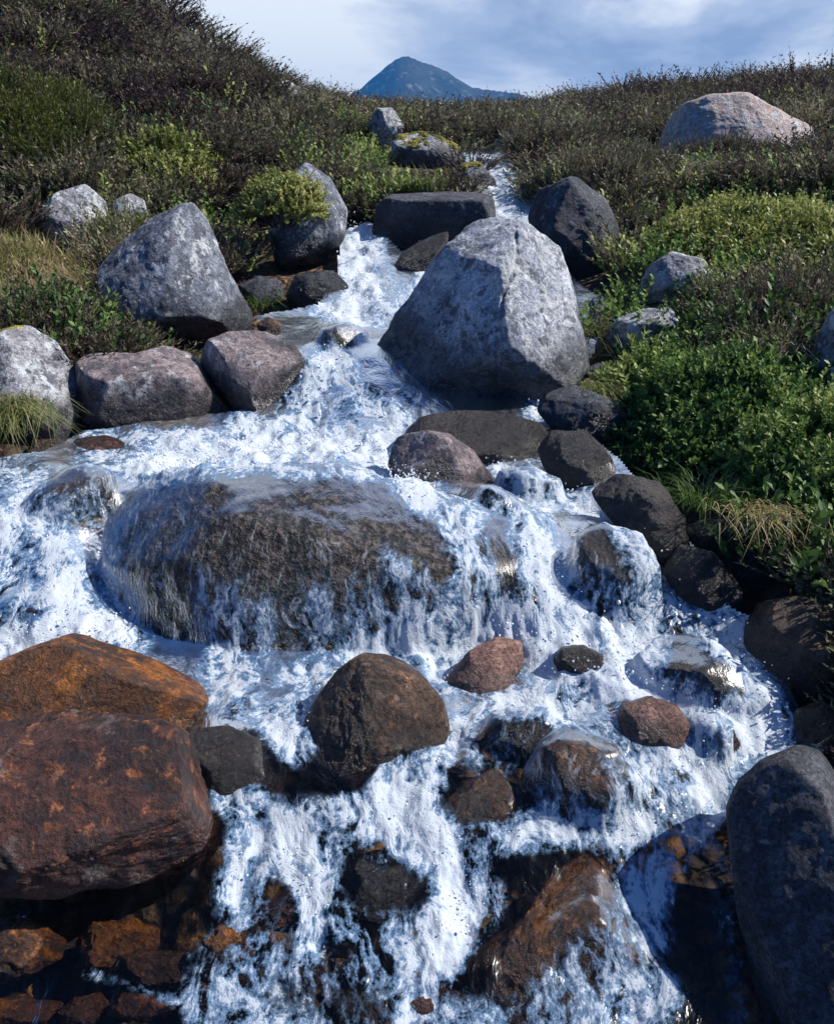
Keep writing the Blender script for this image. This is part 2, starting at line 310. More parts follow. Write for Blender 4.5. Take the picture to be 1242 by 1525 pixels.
def water_mat():
    T = NT('rushing water'); p = T.n('ShaderNodeNewGeometry').outputs['Position']
    foam = T.attr('foam'); fall = T.attr('fall'); dep = T.attr('depth')
    sx = T.n('ShaderNodeSeparateXYZ', {0: p})
    warp = T.n('ShaderNodeTexNoise', {'Scale': 3.2, 'Detail': 4, 'Vector': p}).outputs['Color']
    pw = T.n('ShaderNodeVectorMath', {0: p, 1: T.n('ShaderNodeVectorMath', {0: warp, 'Scale': 0.26}, operation='SCALE').outputs[0]}, operation='ADD').outputs[0]
    sw = T.n('ShaderNodeMapping', {'Vector': pw, 'Scale': (1.0, 0.55, 0.7)}).outputs[0]
    st = T.n('ShaderNodeMapping', {'Vector': pw, 'Scale': (1.0, 0.42, 0.36)}).outputs[0]
    nA = T.noise(sw, 8, 6, 0.6, 0.5); nB = T.noise(st, 24, 7, 0.66, 0.3)
    n = T.n('ShaderNodeMix', {0: T.math('MULTIPLY_ADD', fall, 0.72, 0.25), 2: nA, 3: nB}).outputs[0]
    fn = T.noise(T.n('ShaderNodeMapping', {'Vector': p, 'Scale': (1.0, 0.8, 0.8)}).outputs[0], 58, 6, 0.75)
    ga = T.ss(foam, 0.0, 0.5, 0.9, 3.0)
    v = T.math('ADD', foam, T.math('MULTIPLY', T.math('SUBTRACT', n, 0.5), ga))
    v = T.math('ADD', v, T.math('MULTIPLY', T.math('SUBTRACT', fn, 0.5), T.math('MULTIPLY', T.ss(foam, 0.0, 0.26, 0.9, 2.1), T.ss(foam, 0.5, 0.9, 1.0, 0.45))))
    # filaments: foam drawn out into a web by the current
    nr_ = T.noise(T.n('ShaderNodeMapping', {'Vector': pw, 'Scale': (1.0, 0.5, 0.5)}).outputs[0], 11, 5, 0.62, 0.9)
    ridge = T.math('SUBTRACT', 1.0, T.math('MULTIPLY', T.math('ABSOLUTE', T.math('SUBTRACT', nr_, 0.5)), 8.0), clamp=True)
    v = T.math('ADD', v, T.math('MULTIPLY', T.math('SUBTRACT', ridge, 0.42), T.math('MULTIPLY', T.ss(foam, 0.0, 0.5, 0.3, 0.6), T.ss(foam, 0.75, 1.1, 1.0, 0.5))))
    gate = T.ss(foam, 0.02, 0.16)
    strand = T.noise(T.n('ShaderNodeMapping', {'Vector': pw, 'Scale': (1.0, 0.2, 0.14)}).outputs[0], 62, 4, 0.65, 0.3)
    strand = T.math('MULTIPLY', T.math('MULTIPLY', T.ss(T.math('ADD', strand, T.math('MULTIPLY', T.math('SUBTRACT', fn, 0.5), 0.35)), 0.55, 0.68), T.attr('film')), T.ss(fall, 0.15, 0.7, 0.0, 0.6))
    white = T.math('MAXIMUM', T.math('MULTIPLY', T.ss(v, 0.46, 0.86), gate), T.math('MULTIPLY', strand, 0.8)); aer = T.math('MULTIPLY', T.ss(v, 0.12, 0.5), T.ss(foam, 0.08, 0.34))
    # shading normals
    hw = T.math('ADD', T.math('MULTIPLY_ADD', ridge, 0.15, n), T.math('MULTIPLY', fn, 0.4))
    b1 = T.n('ShaderNodeBump', {'Strength': T.ss(foam, 0.6, 1.0, 0.55, 0.4), 'Distance': 0.035, 'Height': hw}).outputs[0]
    r1 = T.noise(sw, 20, 4, 0.6, 0.4); r2 = T.noise(st, 60, 4, 0.65, 0.2)
    rr = T.n('ShaderNodeMix', {0: fall, 2: r1, 3: r2}).outputs[0]
    b2 = T.n('ShaderNodeBump', {'Strength': T.ss(T.attr('film'), 0.0, 1.0, 0.4, 0.22), 'Distance': 0.02, 'Height': rr}).outputs[0]
    # clear water: what lies under it, tinted by its depth, and the sky mirrored in it
    tint = T.mix(T.ss(dep, 0.01, 0.36), (0.93, 0.93, 0.93), (0.42, 0.4, 0.38))
    tr = T.n('ShaderNodeBsdfTransparent', {'Color': tint}); gl = T.n('ShaderNodeBsdfGlossy', {'Color': (1, 1, 1, 1), 'Roughness': 0.24, 'Normal': b2})
    fr = T.math('MULTIPLY', T.n('ShaderNodeFresnel', {'IOR': 1.33, 'Normal': b2}).outputs[0], T.ss(T.attr('film'), 0.0, 1.0, 0.9, 0.45))
    clear = T.n('ShaderNodeMixShader', {0: fr, 1: tr.outputs[0], 2: gl.outputs[0]}).outputs[0]
    ad = T.n('ShaderNodeBsdfPrincipled', {'Base Color': (0.13, 0.26, 0.44, 1), 'Roughness': 0.25, 'Normal': b1}).outputs[0]
    wd = T.n('ShaderNodeBsdfDiffuse', {'Color': (0.72, 0.785, 0.845, 1), 'Normal': b1}).outputs[0]
    wt = T.n('ShaderNodeBsdfTranslucent', {'Color': (0.66, 0.76, 0.86, 1), 'Normal': b1}).outputs[0]
    wh = T.n('ShaderNodeMixShader', {0: 0.25, 1: wd, 2: wt}).outputs[0]
    s1 = T.n('ShaderNodeMixShader', {0: T.math('MULTIPLY', aer, 0.72), 1: clear, 2: ad}).outputs[0]
    s2 = T.n('ShaderNodeMixShader', {0: white, 1: s1, 2: wh}).outputs[0]
    T.link(s2, T.out.inputs[0]); return T.m
M['water'] = water_mat()
T_ = NT('flying drops'); T_b = T_.n('ShaderNodeBsdfPrincipled', {'Base Color': (0.88, 0.93, 0.97, 1), 'Roughness': 0.2}); T_.link(T_b.outputs[0], T_.out.inputs[0]); M['drop'] = T_.m

def mountain_mat():
    T = NT('far moorland'); p = T.n('ShaderNodeNewGeometry').outputs['Position']
    a = T.noise(p, 0.02, 8, 0.65); b = T.noise(p, 0.11, 6, 0.65)
    col = T.mix(T.ss(a, 0.4, 0.6), (0.035, 0.035, 0.022), (0.07, 0.07, 0.045)); col = T.mix(T.ss(b, 0.56, 0.66), col, (0.17, 0.15, 0.13))
    s = T.n('ShaderNodeBsdfDiffuse', {'Color': col}); T.link(s.outputs[0], T.out.inputs[0]); return T.m
M['mountain'] = mountain_mat()

# ------------------------------------------------------------------ boulders
_ico = {}
def ico(n):
    if n not in _ico:
        bm = bmesh.new(); bmesh.ops.create_icosphere(bm, subdivisions=n, radius=1.0)
        _ico[n] = (np.array([v.co[:] for v in bm.verts]), np.array([[v.index for v in f.verts] for f in bm.faces])); bm.free()
    return _ico[n]
OUTL = []; ROCKS = []          # (centre, radius, V world, F, drape)
def rock(label, outline, Y, mat, depth=0.85, cuts=(), sub=6, seed=None, e=0.82, amp=0.06, drape=0, wl=0.09, dry=False, group=None, name='boulder', cat='boulder', nf=9, crack=None):
    """a solid boulder: the traced outline gives its breadth and height, depth its extent along the view, cuts its facets"""
    seed = len(ROCKS) * 31 + 5 if seed is None else seed; rg = np.random.default_rng(seed)
    o = np.array(outline, float); ox, oy = o[:, 0].mean(), o[:, 1].mean()
    c2 = ((o[:, 0].max() + o[:, 0].min()) / 2 * .5 + ox * .5, (o[:, 1].max() + o[:, 1].min()) / 2 * .5 + oy * .5)
    C = at(c2[0], c2[1], Y); w = (C - Vector((0, 0, CAM_Z))); dist = w.length; w.normalize()
    w = Vector((w.x, w.y, w.z * 0.75)).normalized()
    r = w.cross(Vector((0, 0, 1))).normalized(); u = r.cross(w).normalized()
    pts = []
    for px, py in outline:                                       # outline on the plane through the centre that faces the viewer
        d = at(px, py, 1.0) - Vector((0, 0, CAM_Z)); t = (C - Vector((0, 0, CAM_Z))).dot(w) / d.dot(w)
        q = Vector((0, 0, CAM_Z)) + d * t - C; pts.append((q.dot(r), q.dot(u)))
    pts = np.array(pts)
    # resample the closed outline, then read its radius by angle
    cl = np.vstack([pts, pts[:1]]); seg = np.concatenate([np.linspace(cl[i], cl[i + 1], 24, endpoint=False) for i in range(len(pts))])
    ang = np.arctan2(seg[:, 1], seg[:, 0]); rad = np.hypot(seg[:, 0], seg[:, 1]); s = np.argsort(ang); ang, rad = ang[s], rad[s]
    ga = np.linspace(-np.pi, np.pi, 361)[:-1]; gr = np.interp(ga, ang, rad, period=2 * np.pi)
    k = np.exp(-np.linspace(-2, 2, 13) ** 2); k /= k.sum(); gr = np.convolve(np.concatenate([gr[-6:], gr, gr[:6]]), k, 'valid')
    n, F = ico(sub); a, b, c = n[:, 0], n[:, 1], n[:, 2]
    phi = np.arctan2(c, a); rho = np.hypot(a, c); R = np.interp(phi, ga, gr, period=2 * np.pi); size = gr.mean()
    D = size * depth
    L = np.column_stack([R * rho ** e * np.cos(phi), D * np.sign(b) * np.abs(b) ** e, R * rho ** e * np.sin(phi)])
    allc = list(cuts)
    for _ in range(nf):
        v = rg.normal(size=3); v[1] = -abs(v[1]) if rg.random() < .7 else v[1]; v /= np.linalg.norm(v)
        if abs(v[1]) > .35: allc.append((*v, rg.uniform(.77, .92)))
    for (x, y, z, f) in allc:
        v = np.array([x, y, z]); v /= np.linalg.norm(v); dd = L @ v; h = dd.max() * f; ov = np.maximum(dd - h, 0)
        soft = 0.03 * size; ov = np.where(dd > h - soft, (np.clip(dd - h + soft, 0, None) ** 2) / (np.clip(dd - h + soft, 0, None) + soft), 0)
        L = L - np.outer(ov * 0.9, v)
    q = L / size
    disp = amp * fbm(q * 1.3 + seed, 4, 0.5) + amp * 0.6 * fbm(q * 4.1 + seed * 2, 6, 0.66) - amp * 0.45 * np.clip(fbm(q * 2.2 + seed, 4, .55, True) - .3, 0, 1)
    L = L + n * (disp * size)[:, None]
    for ax, col in ((0, 0), (2, 1)):                            # keep the traced breadth and height
        lo, hi = pts[:, col].min(), pts[:, col].max(); l0, h0 = L[:, ax].min(), L[:, ax].max(); L[:, ax] = (L[:, ax] - l0) / (h0 - l0) * (hi - lo) + lo
    B = np.array([r[:], w[:], u[:]])
    W = L @ B
    W = W + np.array(C[:])
    if dry: wet = np.zeros(len(W))
    else:
        wz = wz_at(W[:, :2]); wet = 1 - sstep(wl * .3, wl * 1.6 + .03, W[:, 2] - wz + 0.10 * fbm(W * 7, 3))
    if crack:                                                    # a fissure down the face; the wet attribute is raised to darken it
        px, py = pix(W); d = np.full(len(W), 1e9)
        for (x1, y1), (x2, y2) in zip(crack[:-1], crack[1:]):
            vx, vy = x2 - x1, y2 - y1; t = np.clip(((px - x1) * vx + (py - y1) * vy) / (vx * vx + vy * vy), 0, 1); d = np.minimum(d, np.hypot(px - x1 - t * vx, py - y1 - t * vy))
        d = d + 4 * fbm(W * 22, 4); k = (1 - sstep(.2, 3.6, d)) * np.clip(.65 + 1.2 * fbm(W * 9, 2), .1, 1) * (L[:, 1] < 0); W = W - ((n * .7 + [0, -.7, 0]) @ B) * (k * .011)[:, None]; wet = np.maximum(wet, .7 * k)
    me = np_mesh(name, W - np.array(C[:]), F, 3, True, {'wet': wet}, M[mat])
    ob = obj(name, me, None, C); tag(ob, label, cat, group)
    ROCKS.append((np.array(C[:]), max(size, D), W, F, drape, gr.max())); OUTL.append((Y, outline))
    return ob

# the great boulder below the pool and the stones in the fall
rock('broad dark boulder with thin water streaming down its front above the rapids', [(158,790),(175,752),(215,722),(290,702),(400,694),(510,698),(600,722),(690,752),(790,778),(815,810),(812,900),(760,1010),(600,1020),(480,1030),(380,1040),(280,1030),(215,960),(185,880),(165,830)], 2.84, 'slab', 0.72, [(-.2,-.9,.25,.72),(0,-.6,.8,.8)], 7, e=.72, amp=.035, drape=2)
rock('big grey pointed boulder with a ridge down the middle standing in midstream', [(535,600),(552,545),(590,465),(640,392),(690,333),(728,320),(768,336),(822,372),(870,430),(884,475),(875,520),(838,555),(795,615),(780,650),(600,650),(550,630)], 4.28, 'big', 0.75, [(-.62,-.75,.22,.56),(.72,-.6,.3,.58),(.95,-.1,.25,.8),(-.25,-.35,-.9,.74),(0,-.72,-.7,.68)], 7, e=.85, amp=.05, nf=6, wl=.22, crack=[(768,338),(770,380),(764,410),(750,440),(743,480),(738,525),(741,560)])
rock('left pyramid shaped grey boulder speckled white, on the left bank', [(142,400),(170,365),(230,318),(285,301),(308,325),(340,400),(378,465),(368,510),(300,540),(220,540),(175,500),(160,450)], 4.95, 'grey', 0.75, [(.5,-.8,.35,.7),(-.5,-.8,.4,.72),(0,-.6,-.8,.74)], 7, nf=4, amp=.04)
rock('round pale lichen boulder at the left edge above the straw tussock', [(-60,560),(-30,510),(5,490),(45,484),(85,508),(112,545),(124,600),(116,645),(90,690),(20,700),(-50,660)], 3.85, 'pale', 0.85, [(.4,-.8,.5,.82),(-.2,-.8,.5,.8)], 7, amp=.035)
rock('long low pinkish boulder lying between the round lichen boulder and the pool', [(112,540),(135,526),(200,528),(245,514),(280,524),(315,565),(350,602),(362,630),(330,665),(240,670),(160,660),(118,630)], 4.0, 'pink', 0.8, [(0,-.5,.85,.72),(.1,-.9,-.3,.75),(.8,-.3,.5,.85)], 7, amp=.04, wl=.1)
rock('angular pinkish boulder beside the short white cascade into the pool', [(298,545),(310,510),(345,495),(400,491),(440,515),(460,550),(440,595),(412,650),(375,650),(335,590)], 4.1, 'pink', 0.85, [(.1,-.55,.8,.62),(.7,-.6,-.3,.75),(-.75,-.6,.1,.8)], 7, amp=.035, wl=.1)
rock('small bluish white boulder speckled black, half buried in the left hillside grass', [(55,322),(85,287),(128,274),(160,300),(168,350),(152,385),(115,385),(70,350)], 5.9, 'pale', 0.7, [(0,-.8,.5,.7)], 6, dry=True)
rock('small white stone poking out behind the pyramid boulder on the left', [(168,300),(195,288),(215,300),(222,325),(205,345),(175,345)], 6.05, 'pale', 0.8, sub=5, dry=True)
rock('rounded grey boulder with a green bush growing over its left side', [(400,340),(425,275),(455,242),(492,265),(518,310),(514,350),(482,395),(440,415),(410,390)], 6.2, 'grey', 0.85, [(.5,-.7,.5,.78),(.2,-.4,-.9,.8)], 7, amp=.03)
rock('dark stone under the bush at the left edge of the upper cascade', [(425,440),(440,410),(480,402),(512,402),(520,430),(500,465),(440,470)], 5.45, 'shade', 0.8, [(.5,-.6,.6,.7)], 6)
rock('pale stone in the bank below the green bush', [(355,425),(385,410),(420,418),(425,460),(400,480),(360,475)], 5.6, 'shade', 0.8, [(.3,-.9,.2,.75)], 6, dry=True)
rock('small brown stone at the head of the flat dark water', [(382,482),(400,471),(420,482),(420,500),(390,505)], 4.72, 'brown', 0.9, sub=5, wl=.02)
rock('dark wet stone under the smooth water between the two boulders', [(470,520),(485,490),(515,482),(540,495),(545,540),(500,560)], 4.4, 'dark', 0.8, sub=6, drape=1)
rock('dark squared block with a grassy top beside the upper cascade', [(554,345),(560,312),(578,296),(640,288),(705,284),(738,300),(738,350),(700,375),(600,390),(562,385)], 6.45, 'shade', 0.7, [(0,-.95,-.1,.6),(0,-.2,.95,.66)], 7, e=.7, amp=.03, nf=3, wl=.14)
rock('dark wet slanting slab with water sliding off beside the pointed boulder', [(575,410),(600,375),(640,352),(668,345),(665,370),(630,420),(600,440),(575,435)], 5.75, 'dark', 0.6, [(-.3,-.6,.7,.6)], 6)
rock('dark shaded boulder on the far side of the pointed boulder under heather', [(785,320),(805,285),(860,262),(905,295),(935,370),(930,440),(890,460),(840,410),(800,365)], 6.1, 'shade', 0.9, [(-.5,-.7,.5,.75),(.2,-.9,-.3,.75)], 7)
rock('small blue stone wedged behind the right shoulder of the pointed boulder', [(876,450),(890,438),(905,445),(905,485),(880,490)], 5.2, 'grey', 0.8, sub=5, dry=True)
rock('low pale boulder with a yellow mossy top at the head of the stream', [(575,235),(582,210),(620,197),(655,207),(685,228),(692,255),(640,262),(585,258)], 9.0, 'pale', 0.7, [(0,-.6,.75,.72)], 6)
rock('upright grey stone standing above the mossy topped boulder', [(548,185),(562,160),(585,160),(602,185),(602,210),(575,222),(555,205)], 9.8, 'pale', 0.9, [(-.6,-.7,.1,.7)], 6, dry=True)
rock('rounded wet stone left of the topmost white water', [(676,265),(690,248),(718,245),(738,268),(742,310),(715,330),(685,310)], 7.6, 'grey', 0.9, sub=6)
rock('small dark stone right of the topmost white water', [(748,262),(765,248),(790,252),(800,270),(780,285),(755,282)], 8.1, 'shade', 0.9, sub=5)
rock('dark wet flat stone where the topmost water turns', [(757,285),(775,265),(800,268),(818,285),(800,300),(765,300)], 7.65, 'dark', 0.9, sub=5)
rock('thin dark upright stone at the edge of the heather by the stream head', [(737,215),(748,194),(762,198),(768,230),(755,245),(740,240)], 9.2, 'shade', 0.9, sub=5, dry=True)
rock('tiny grey stone behind the head of the stream', [(672,222),(682,210),(694,214),(696,230),(680,236)], 9.9, 'pale', 0.9, sub=4, dry=True)
rock('pale boulder on the skyline of the left hill', [(404,138),(412,124),(430,119),(446,132),(450,152),(425,158)], 12.3, 'pale', 0.9, sub=5, dry=True)
rock('largest pink and white sunlit boulder on the right moor', [(975,225),(982,185),(1012,155),(1062,139),(1112,136),(1152,158),(1202,184),(1230,215),(1215,250),(1090,258),(985,250)], 9.2, 'lit', 0.7, [(.12,-.8,.55,.68),(.5,-.55,.65,.72),(-.85,-.45,.3,.78)], 7, amp=.06, nf=3, dry=True)
rock('pale blue grey boulder among the sunlit leaves on the right bank', [(948,440),(962,398),(1000,374),(1045,384),(1062,405),(1040,450),(990,470),(955,462)], 5.05, 'pale', 0.85, [(-.5,-.8,.3,.75)], 6, dry=True)
rock('flat pale stone below the boulder among the leaves on the right bank', [(900,500),(920,475),(960,460),(1000,458),(1010,480),(980,515),(920,525)], 4.42, 'pale', 0.8, [(0,-.5,.8,.7)], 6, dry=True)
rock('flat pale stone at the right edge above the yellow green leaves', [(1165,352),(1185,338),(1225,337),(1265,345),(1265,370),(1200,378)], 5.5, 'lit', 0.8, sub=5, dry=True)
rock('tall grey boulder cut off by the right edge above the bilberry bush', [(1205,545),(1215,500),(1240,462),(1290,450),(1330,520),(1320,610),(1250,625),(1212,600)], 3.65, 'grey', 0.85, [(-.8,-.6,.1,.78)], 6, dry=True)
rock('dark stone under the tuft of grass right of the thin white stream', [(842,580),(855,552),(890,540),(925,545),(935,580),(900,600),(850,600)], 4.25, 'shade', 0.9, sub=6)
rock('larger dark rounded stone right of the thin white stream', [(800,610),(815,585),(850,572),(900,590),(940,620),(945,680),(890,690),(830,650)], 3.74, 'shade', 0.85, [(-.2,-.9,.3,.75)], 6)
rock('dark wet slab with a rusty upper edge below the pointed boulder', [(600,650),(625,622),(680,610),(740,612),(800,630),(830,665),(800,705),(700,700),(630,690)], 3.6, 'dark', 0.7, [(0,-.8,.6,.7)], 6, wl=.2, amp=.08)
rock('black wet slab on the right under the overhanging bilberry leaves', [(800,670),(820,640),(870,640),(905,680),(925,725),(880,745),(820,730)], 3.34, 'dark', 0.8, [(0,-.7,.7,.72)], 6, wl=.2)
rock('pink and tan wedge shaped stone at the right end of the pool', [(578,675),(600,650),(640,640),(672,646),(705,670),(742,722),(742,755),(690,775),(630,745),(600,712)], 3.24, 'pink', 0.9, [(-.1,-.9,.1,.68),(.75,-.5,.4,.7),(-.7,-.5,.5,.74)], 7, amp=.04, wl=.03)
rock('dark wet lump with water washing round it beside the wedge shaped stone', [(738,735),(750,705),(785,695),(825,715),(835,745),(800,775),(750,770)], 3.17, 'dark', 0.8, sub=6, drape=1)
rock('dark pink stone under the right hand cascade', [(850,850),(862,800),(900,782),(950,795),(975,850),(960,900),(890,905)], 2.68, 'dark', 0.8, [(0,-.8,.5,.75)], 6, drape=1, amp=.08)
rock('black wet rock along the right edge of the cascade below the bushes', [(880,735),(920,705),(980,720),(1020,770),(1030,840),(990,870),(930,800)], 2.88, 'dark', 0.8, [(-.4,-.7,.6,.75)], 6, drape=0, amp=.08)
rock('black wet rock at the foot of the right bank by the white water', [(985,850),(1010,810),(1060,820),(1100,870),(1110,920),(1060,925),(1010,895)], 2.68, 'dark', 0.8, sub=6, drape=0)
rock('dark overhung boulder under the straw grass on the right bank', [(1000,830),(1015,785),(1070,765),(1150,755),(1205,775),(1215,850),(1180,910),(1090,905),(1030,880)], 2.85, 'shade', 0.8, [(0,-.95,0,.7)], 6, amp=.07)
rock('round dark brown boulder on the right bank beside the foam', [(1098,945),(1128,897),(1190,886),(1255,898),(1310,960),(1290,1040),(1220,1070),(1150,1055),(1112,1000)], 2.38, 'brown', 0.9, [(-.5,-.8,.2,.8)], 7, amp=.03)
rock('small dark stone wedged between the two boulders at the right edge', [(1165,1100),(1185,1055),(1225,1042),(1275,1070),(1275,1150),(1200,1160)], 2.12, 'brown', 0.9, sub=6)
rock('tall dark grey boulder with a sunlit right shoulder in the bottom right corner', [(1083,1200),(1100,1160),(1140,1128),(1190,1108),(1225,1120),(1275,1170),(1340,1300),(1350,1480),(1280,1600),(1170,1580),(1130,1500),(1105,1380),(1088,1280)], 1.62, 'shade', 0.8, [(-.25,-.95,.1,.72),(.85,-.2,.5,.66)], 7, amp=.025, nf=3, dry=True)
# the left fall
rock('dark ridge of wet rock splitting the left hand fall', [(20,800),(50,745),(100,705),(150,690),(165,715),(130,760),(80,815),(40,835)], 3.0, 'dark', 0.6, [(-.2,-.6,.8,.7)], 6, drape=1, amp=.08)
rock('flat reddish wet stone at the left end of the pool', [(95,680),(115,655),(160,648),(195,665),(190,690),(120,700)], 3.6, 'rust', 0.7, [(0,-.4,.9,.6)], 5, wl=.05)
rock('small dark stone beside the straw tussock at the left end of the pool', [(35,680),(50,655),(80,652),(98,680),(80,705),(45,705)], 3.62, 'brown', 0.8, sub=5)
# the foreground
rock('orange brown boulder with a sunlit right face on the left, behind the largest one', [(-70,1010),(0,985),(60,958),(112,943),(150,955),(222,966),(270,992),(312,1028),(295,1062),(240,1110),(120,1120),(-40,1120)], 2.14, 'orange', 0.85, [(-.25,-.85,.3,.62),(.55,-.25,.78,.62),(.1,-.8,-.3,.75)], 7, amp=.04, nf=3, wl=.05)
rock('largest red brown boulder at the left edge of the foreground', [(-130,1150),(-80,1090),(20,1076),(105,1070),(230,1083),(280,1105),(312,1170),(338,1245),(330,1282),(250,1312),(60,1332),(-110,1325)], 1.76, 'rust', 0.8, [(0,-.35,.93,.7),(.05,-.95,.2,.66),(.85,-.4,.1,.8),(0,-.6,-.8,.75)], 7, e=.84, amp=.075, nf=9, wl=.05)
rock('dark brown hump shaped boulder in the middle of the foreground', [(445,1135),(450,1080),(470,1040),(502,1000),(540,975),(580,972),(622,1000),(662,1045),(670,1092),(645,1140),(590,1180),(500,1185)], 2.12, 'brown', 0.85, [(-.6,-.6,.5,.76),(.3,-.9,.2,.7),(.3,-.2,.9,.8)], 7, amp=.05, wl=.13)
rock('pink egg shaped stone in the foam below the falls', [(660,1015),(698,970),(740,948),(776,955),(780,990),(750,1035),(715,1065),(675,1050)], 2.36, 'pebble', 0.85, sub=6, amp=.035, nf=1, wl=.02)
rock('small black splashed stone right of the pink egg shaped stone', [(820,985),(835,964),(868,960),(898,975),(902,1005),(880,1030),(835,1025)], 2.36, 'dark', 0.9, sub=5, amp=.08, drape=0)
rock('dark wet slab with water running over it beside the round bank boulder', [(950,990),(985,955),(1040,952),(1085,985),(1130,1030),(1145,1060),(1080,1075),(1000,1040),(960,1010)], 2.28, 'dark', 0.8, [(-.2,-.5,.8,.7)], 6, amp=.07, drape=1)
rock('tan domed stone in the foam right of centre', [(912,1078),(925,1048),(965,1036),(1008,1050),(1030,1080),(1020,1120),(960,1135),(920,1115)], 2.12, 'pebble', 0.85, sub=6, amp=.04, nf=1, wl=.05)
rock('dark splashed stone touching the tan domed stone', [(1015,1100),(1030,1070),(1065,1062),(1098,1080),(1105,1120),(1070,1145),(1025,1135)], 2.08, 'dark', 0.85, sub=6, drape=1, amp=.07)
rock('dark foam washed rock below the pink egg shaped stone', [(720,1100),(740,1065),(800,1055),(850,1080),(865,1120),(830,1150),(760,1145)], 2.06, 'dark', 0.8, sub=6, drape=1, amp=.08)
rock('dark broad rock with foam pouring over it in the middle rapids', [(775,1160),(790,1110),(850,1085),(915,1110),(955,1170),(945,1220),(880,1245),(800,1215)], 1.95, 'brown', 0.8, sub=6, drape=1, amp=.08)
rock('dark pointed rock with a brown tip in the middle rapids', [(645,1210),(690,1165),(740,1145),(770,1180),(765,1235),(720,1270),(665,1250)], 1.9, 'brown', 0.8, [(-.3,-.6,.7,.7)], 6, drape=0, amp=.07, wl=.12)
rock('dark wet boulder wedged behind the largest red brown boulder', [(270,1110),(290,1085),(340,1080),(390,1105),(425,1150),(432,1185),(380,1215),(310,1200)], 2.0, 'dark', 0.8, [(.3,-.6,.7,.75)], 6, wl=.08, amp=.05)
rock('orange brown slanting slab with water sheeting over its right side at the bottom', [(690,1440),(730,1405),(775,1370),(830,1300),(880,1262),(930,1282),(955,1350),(970,1430),(945,1500),(920,1600),(740,1600),(700,1500)], 1.64, 'orange', 0.55, [(-.35,-.6,.7,.62),(.6,-.5,.6,.68)], 7, drape=2, amp=.05, nf=3)
sub_ = 'stones seen through the shallow water in the bottom left'
rock('orange stone under the water in the bottom left corner', [(-60,1400),(0,1368),(60,1374),(100,1402),(98,1428),(40,1460),(-30,1480)], 1.6, 'orange', 0.9, sub=6, group=sub_, amp=.16, cat='stone', name='stone', wl=.01)
rock('orange stone with a dark hole in the shallow water below the red brown boulder', [(112,1400),(140,1372),(200,1366),(240,1385),(235,1420),(190,1445),(130,1440)], 1.64, 'orange', 0.9, sub=6, group=sub_, amp=.2, cat='stone', name='stone', wl=.01)
rock('lowest orange stone in the shallow water at the bottom left', [(85,1505),(110,1485),(150,1478),(165,1500),(140,1530),(95,1530)], 1.5, 'orange', 0.9, sub=6, group=sub_, amp=.2, cat='stone', name='stone', wl=.01)
rock('dull yellow stone under the broken water right of the orange stones', [(300,1400),(330,1375),(370,1385),(380,1420),(345,1445),(305,1435)], 1.6, 'orange', 0.9, sub=6, group=sub_, amp=.2, cat='stone', name='stone', wl=.01)
rock('brown stone under the foam streaks at the bottom centre', [(400,1440),(430,1415),(480,1425),(490,1460),(450,1480),(410,1470)], 1.55, 'rust', 0.9, sub=6, group=sub_, amp=.2, cat='stone', name='stone', wl=.01)
rock('dark rounded rock just under the foam in the lower centre', [(510,1330),(540,1275),(600,1262),(650,1290),(650,1350),(590,1385),(530,1370)], 1.76, 'dark', 0.6, sub=6, drape=1, amp=.06)

for k_, (lab_, px_, py_, w_, h_, y_) in enumerate([('broad amber stone under clear water below the red brown boulder', 250, 1440, 75, 34, 1.6), ('dark amber stone under clear water at the very bottom left', 30, 1510, 70, 30, 1.5), ('long brown stone under the shallow water left of the thin white streak', 215, 1500, 60, 26, 1.5),
    ('amber stone under the rippled water right of the thin white streak', 330, 1490, 60, 30, 1.53), ('brown stone seen through the water at the foot of the orange slab', 640, 1500, 60, 34, 1.5), ('tan stone under broken water left of the sinking foam', 430, 1365, 55, 28, 1.68), ('flat brown stone under water in the bottom centre', 530, 1500, 62, 30, 1.51)]):
    g_ = np.random.default_rng(k_ + 90); a_ = np.linspace(0, 2 * np.pi, 12, endpoint=False); r_ = g_.uniform(.7, 1.15, 12)
    rock(lab_, [(px_ + w_ * r * math.cos(a), py_ + h_ * r * math.sin(a)) for a, r in zip(a_, r_)], y_, 'orange' if k_ in (0, 1, 3) else 'rust', 0.9, sub=6, group=sub_, amp=.16, cat='stone', name='stone', wl=.01)

def moss_on(ob, label, thr, cut, mat='peat', seed=0, off=.012, side=None):
    """a patch of moss: the upper skin of the stone, thickened, with a ragged edge"""
    me = ob.data; n = len(me.vertices); co = np.empty(n * 3, np.float32); me.vertices.foreach_get('co', co); co = co.reshape(-1, 3); nn = np.empty(n * 3, np.float32); me.vertices.foreach_get('normal', nn); nn = nn.reshape(-1, 3)
    size = np.abs(co).max(); w = nn[:, 2] - thr + .55 * fbm(co / size * 3.1 + seed, 4); w += 0 if side is None else side[0] * co[:, 0] / size + side[1] * co[:, 2] / size
    F = np.array([p.vertices[:] for p in me.polygons]); keep = (w[F] > cut).all(1); F = F[keep]
    if not len(F): return
    V = co + nn * (off * np.clip(w - cut, 0, .35)[:, None] * 3 - .001 + .004 * fbm(co * 60, 3)[:, None])
    us = np.unique(F); mp = np.zeros(n, int); mp[us] = np.arange(len(us)); o = obj('moss', np_mesh('moss', V[us], mp[F], 3, True, {'wet': np.zeros(len(us))}, M[mat]), ob)
    if label: o['label'] = label
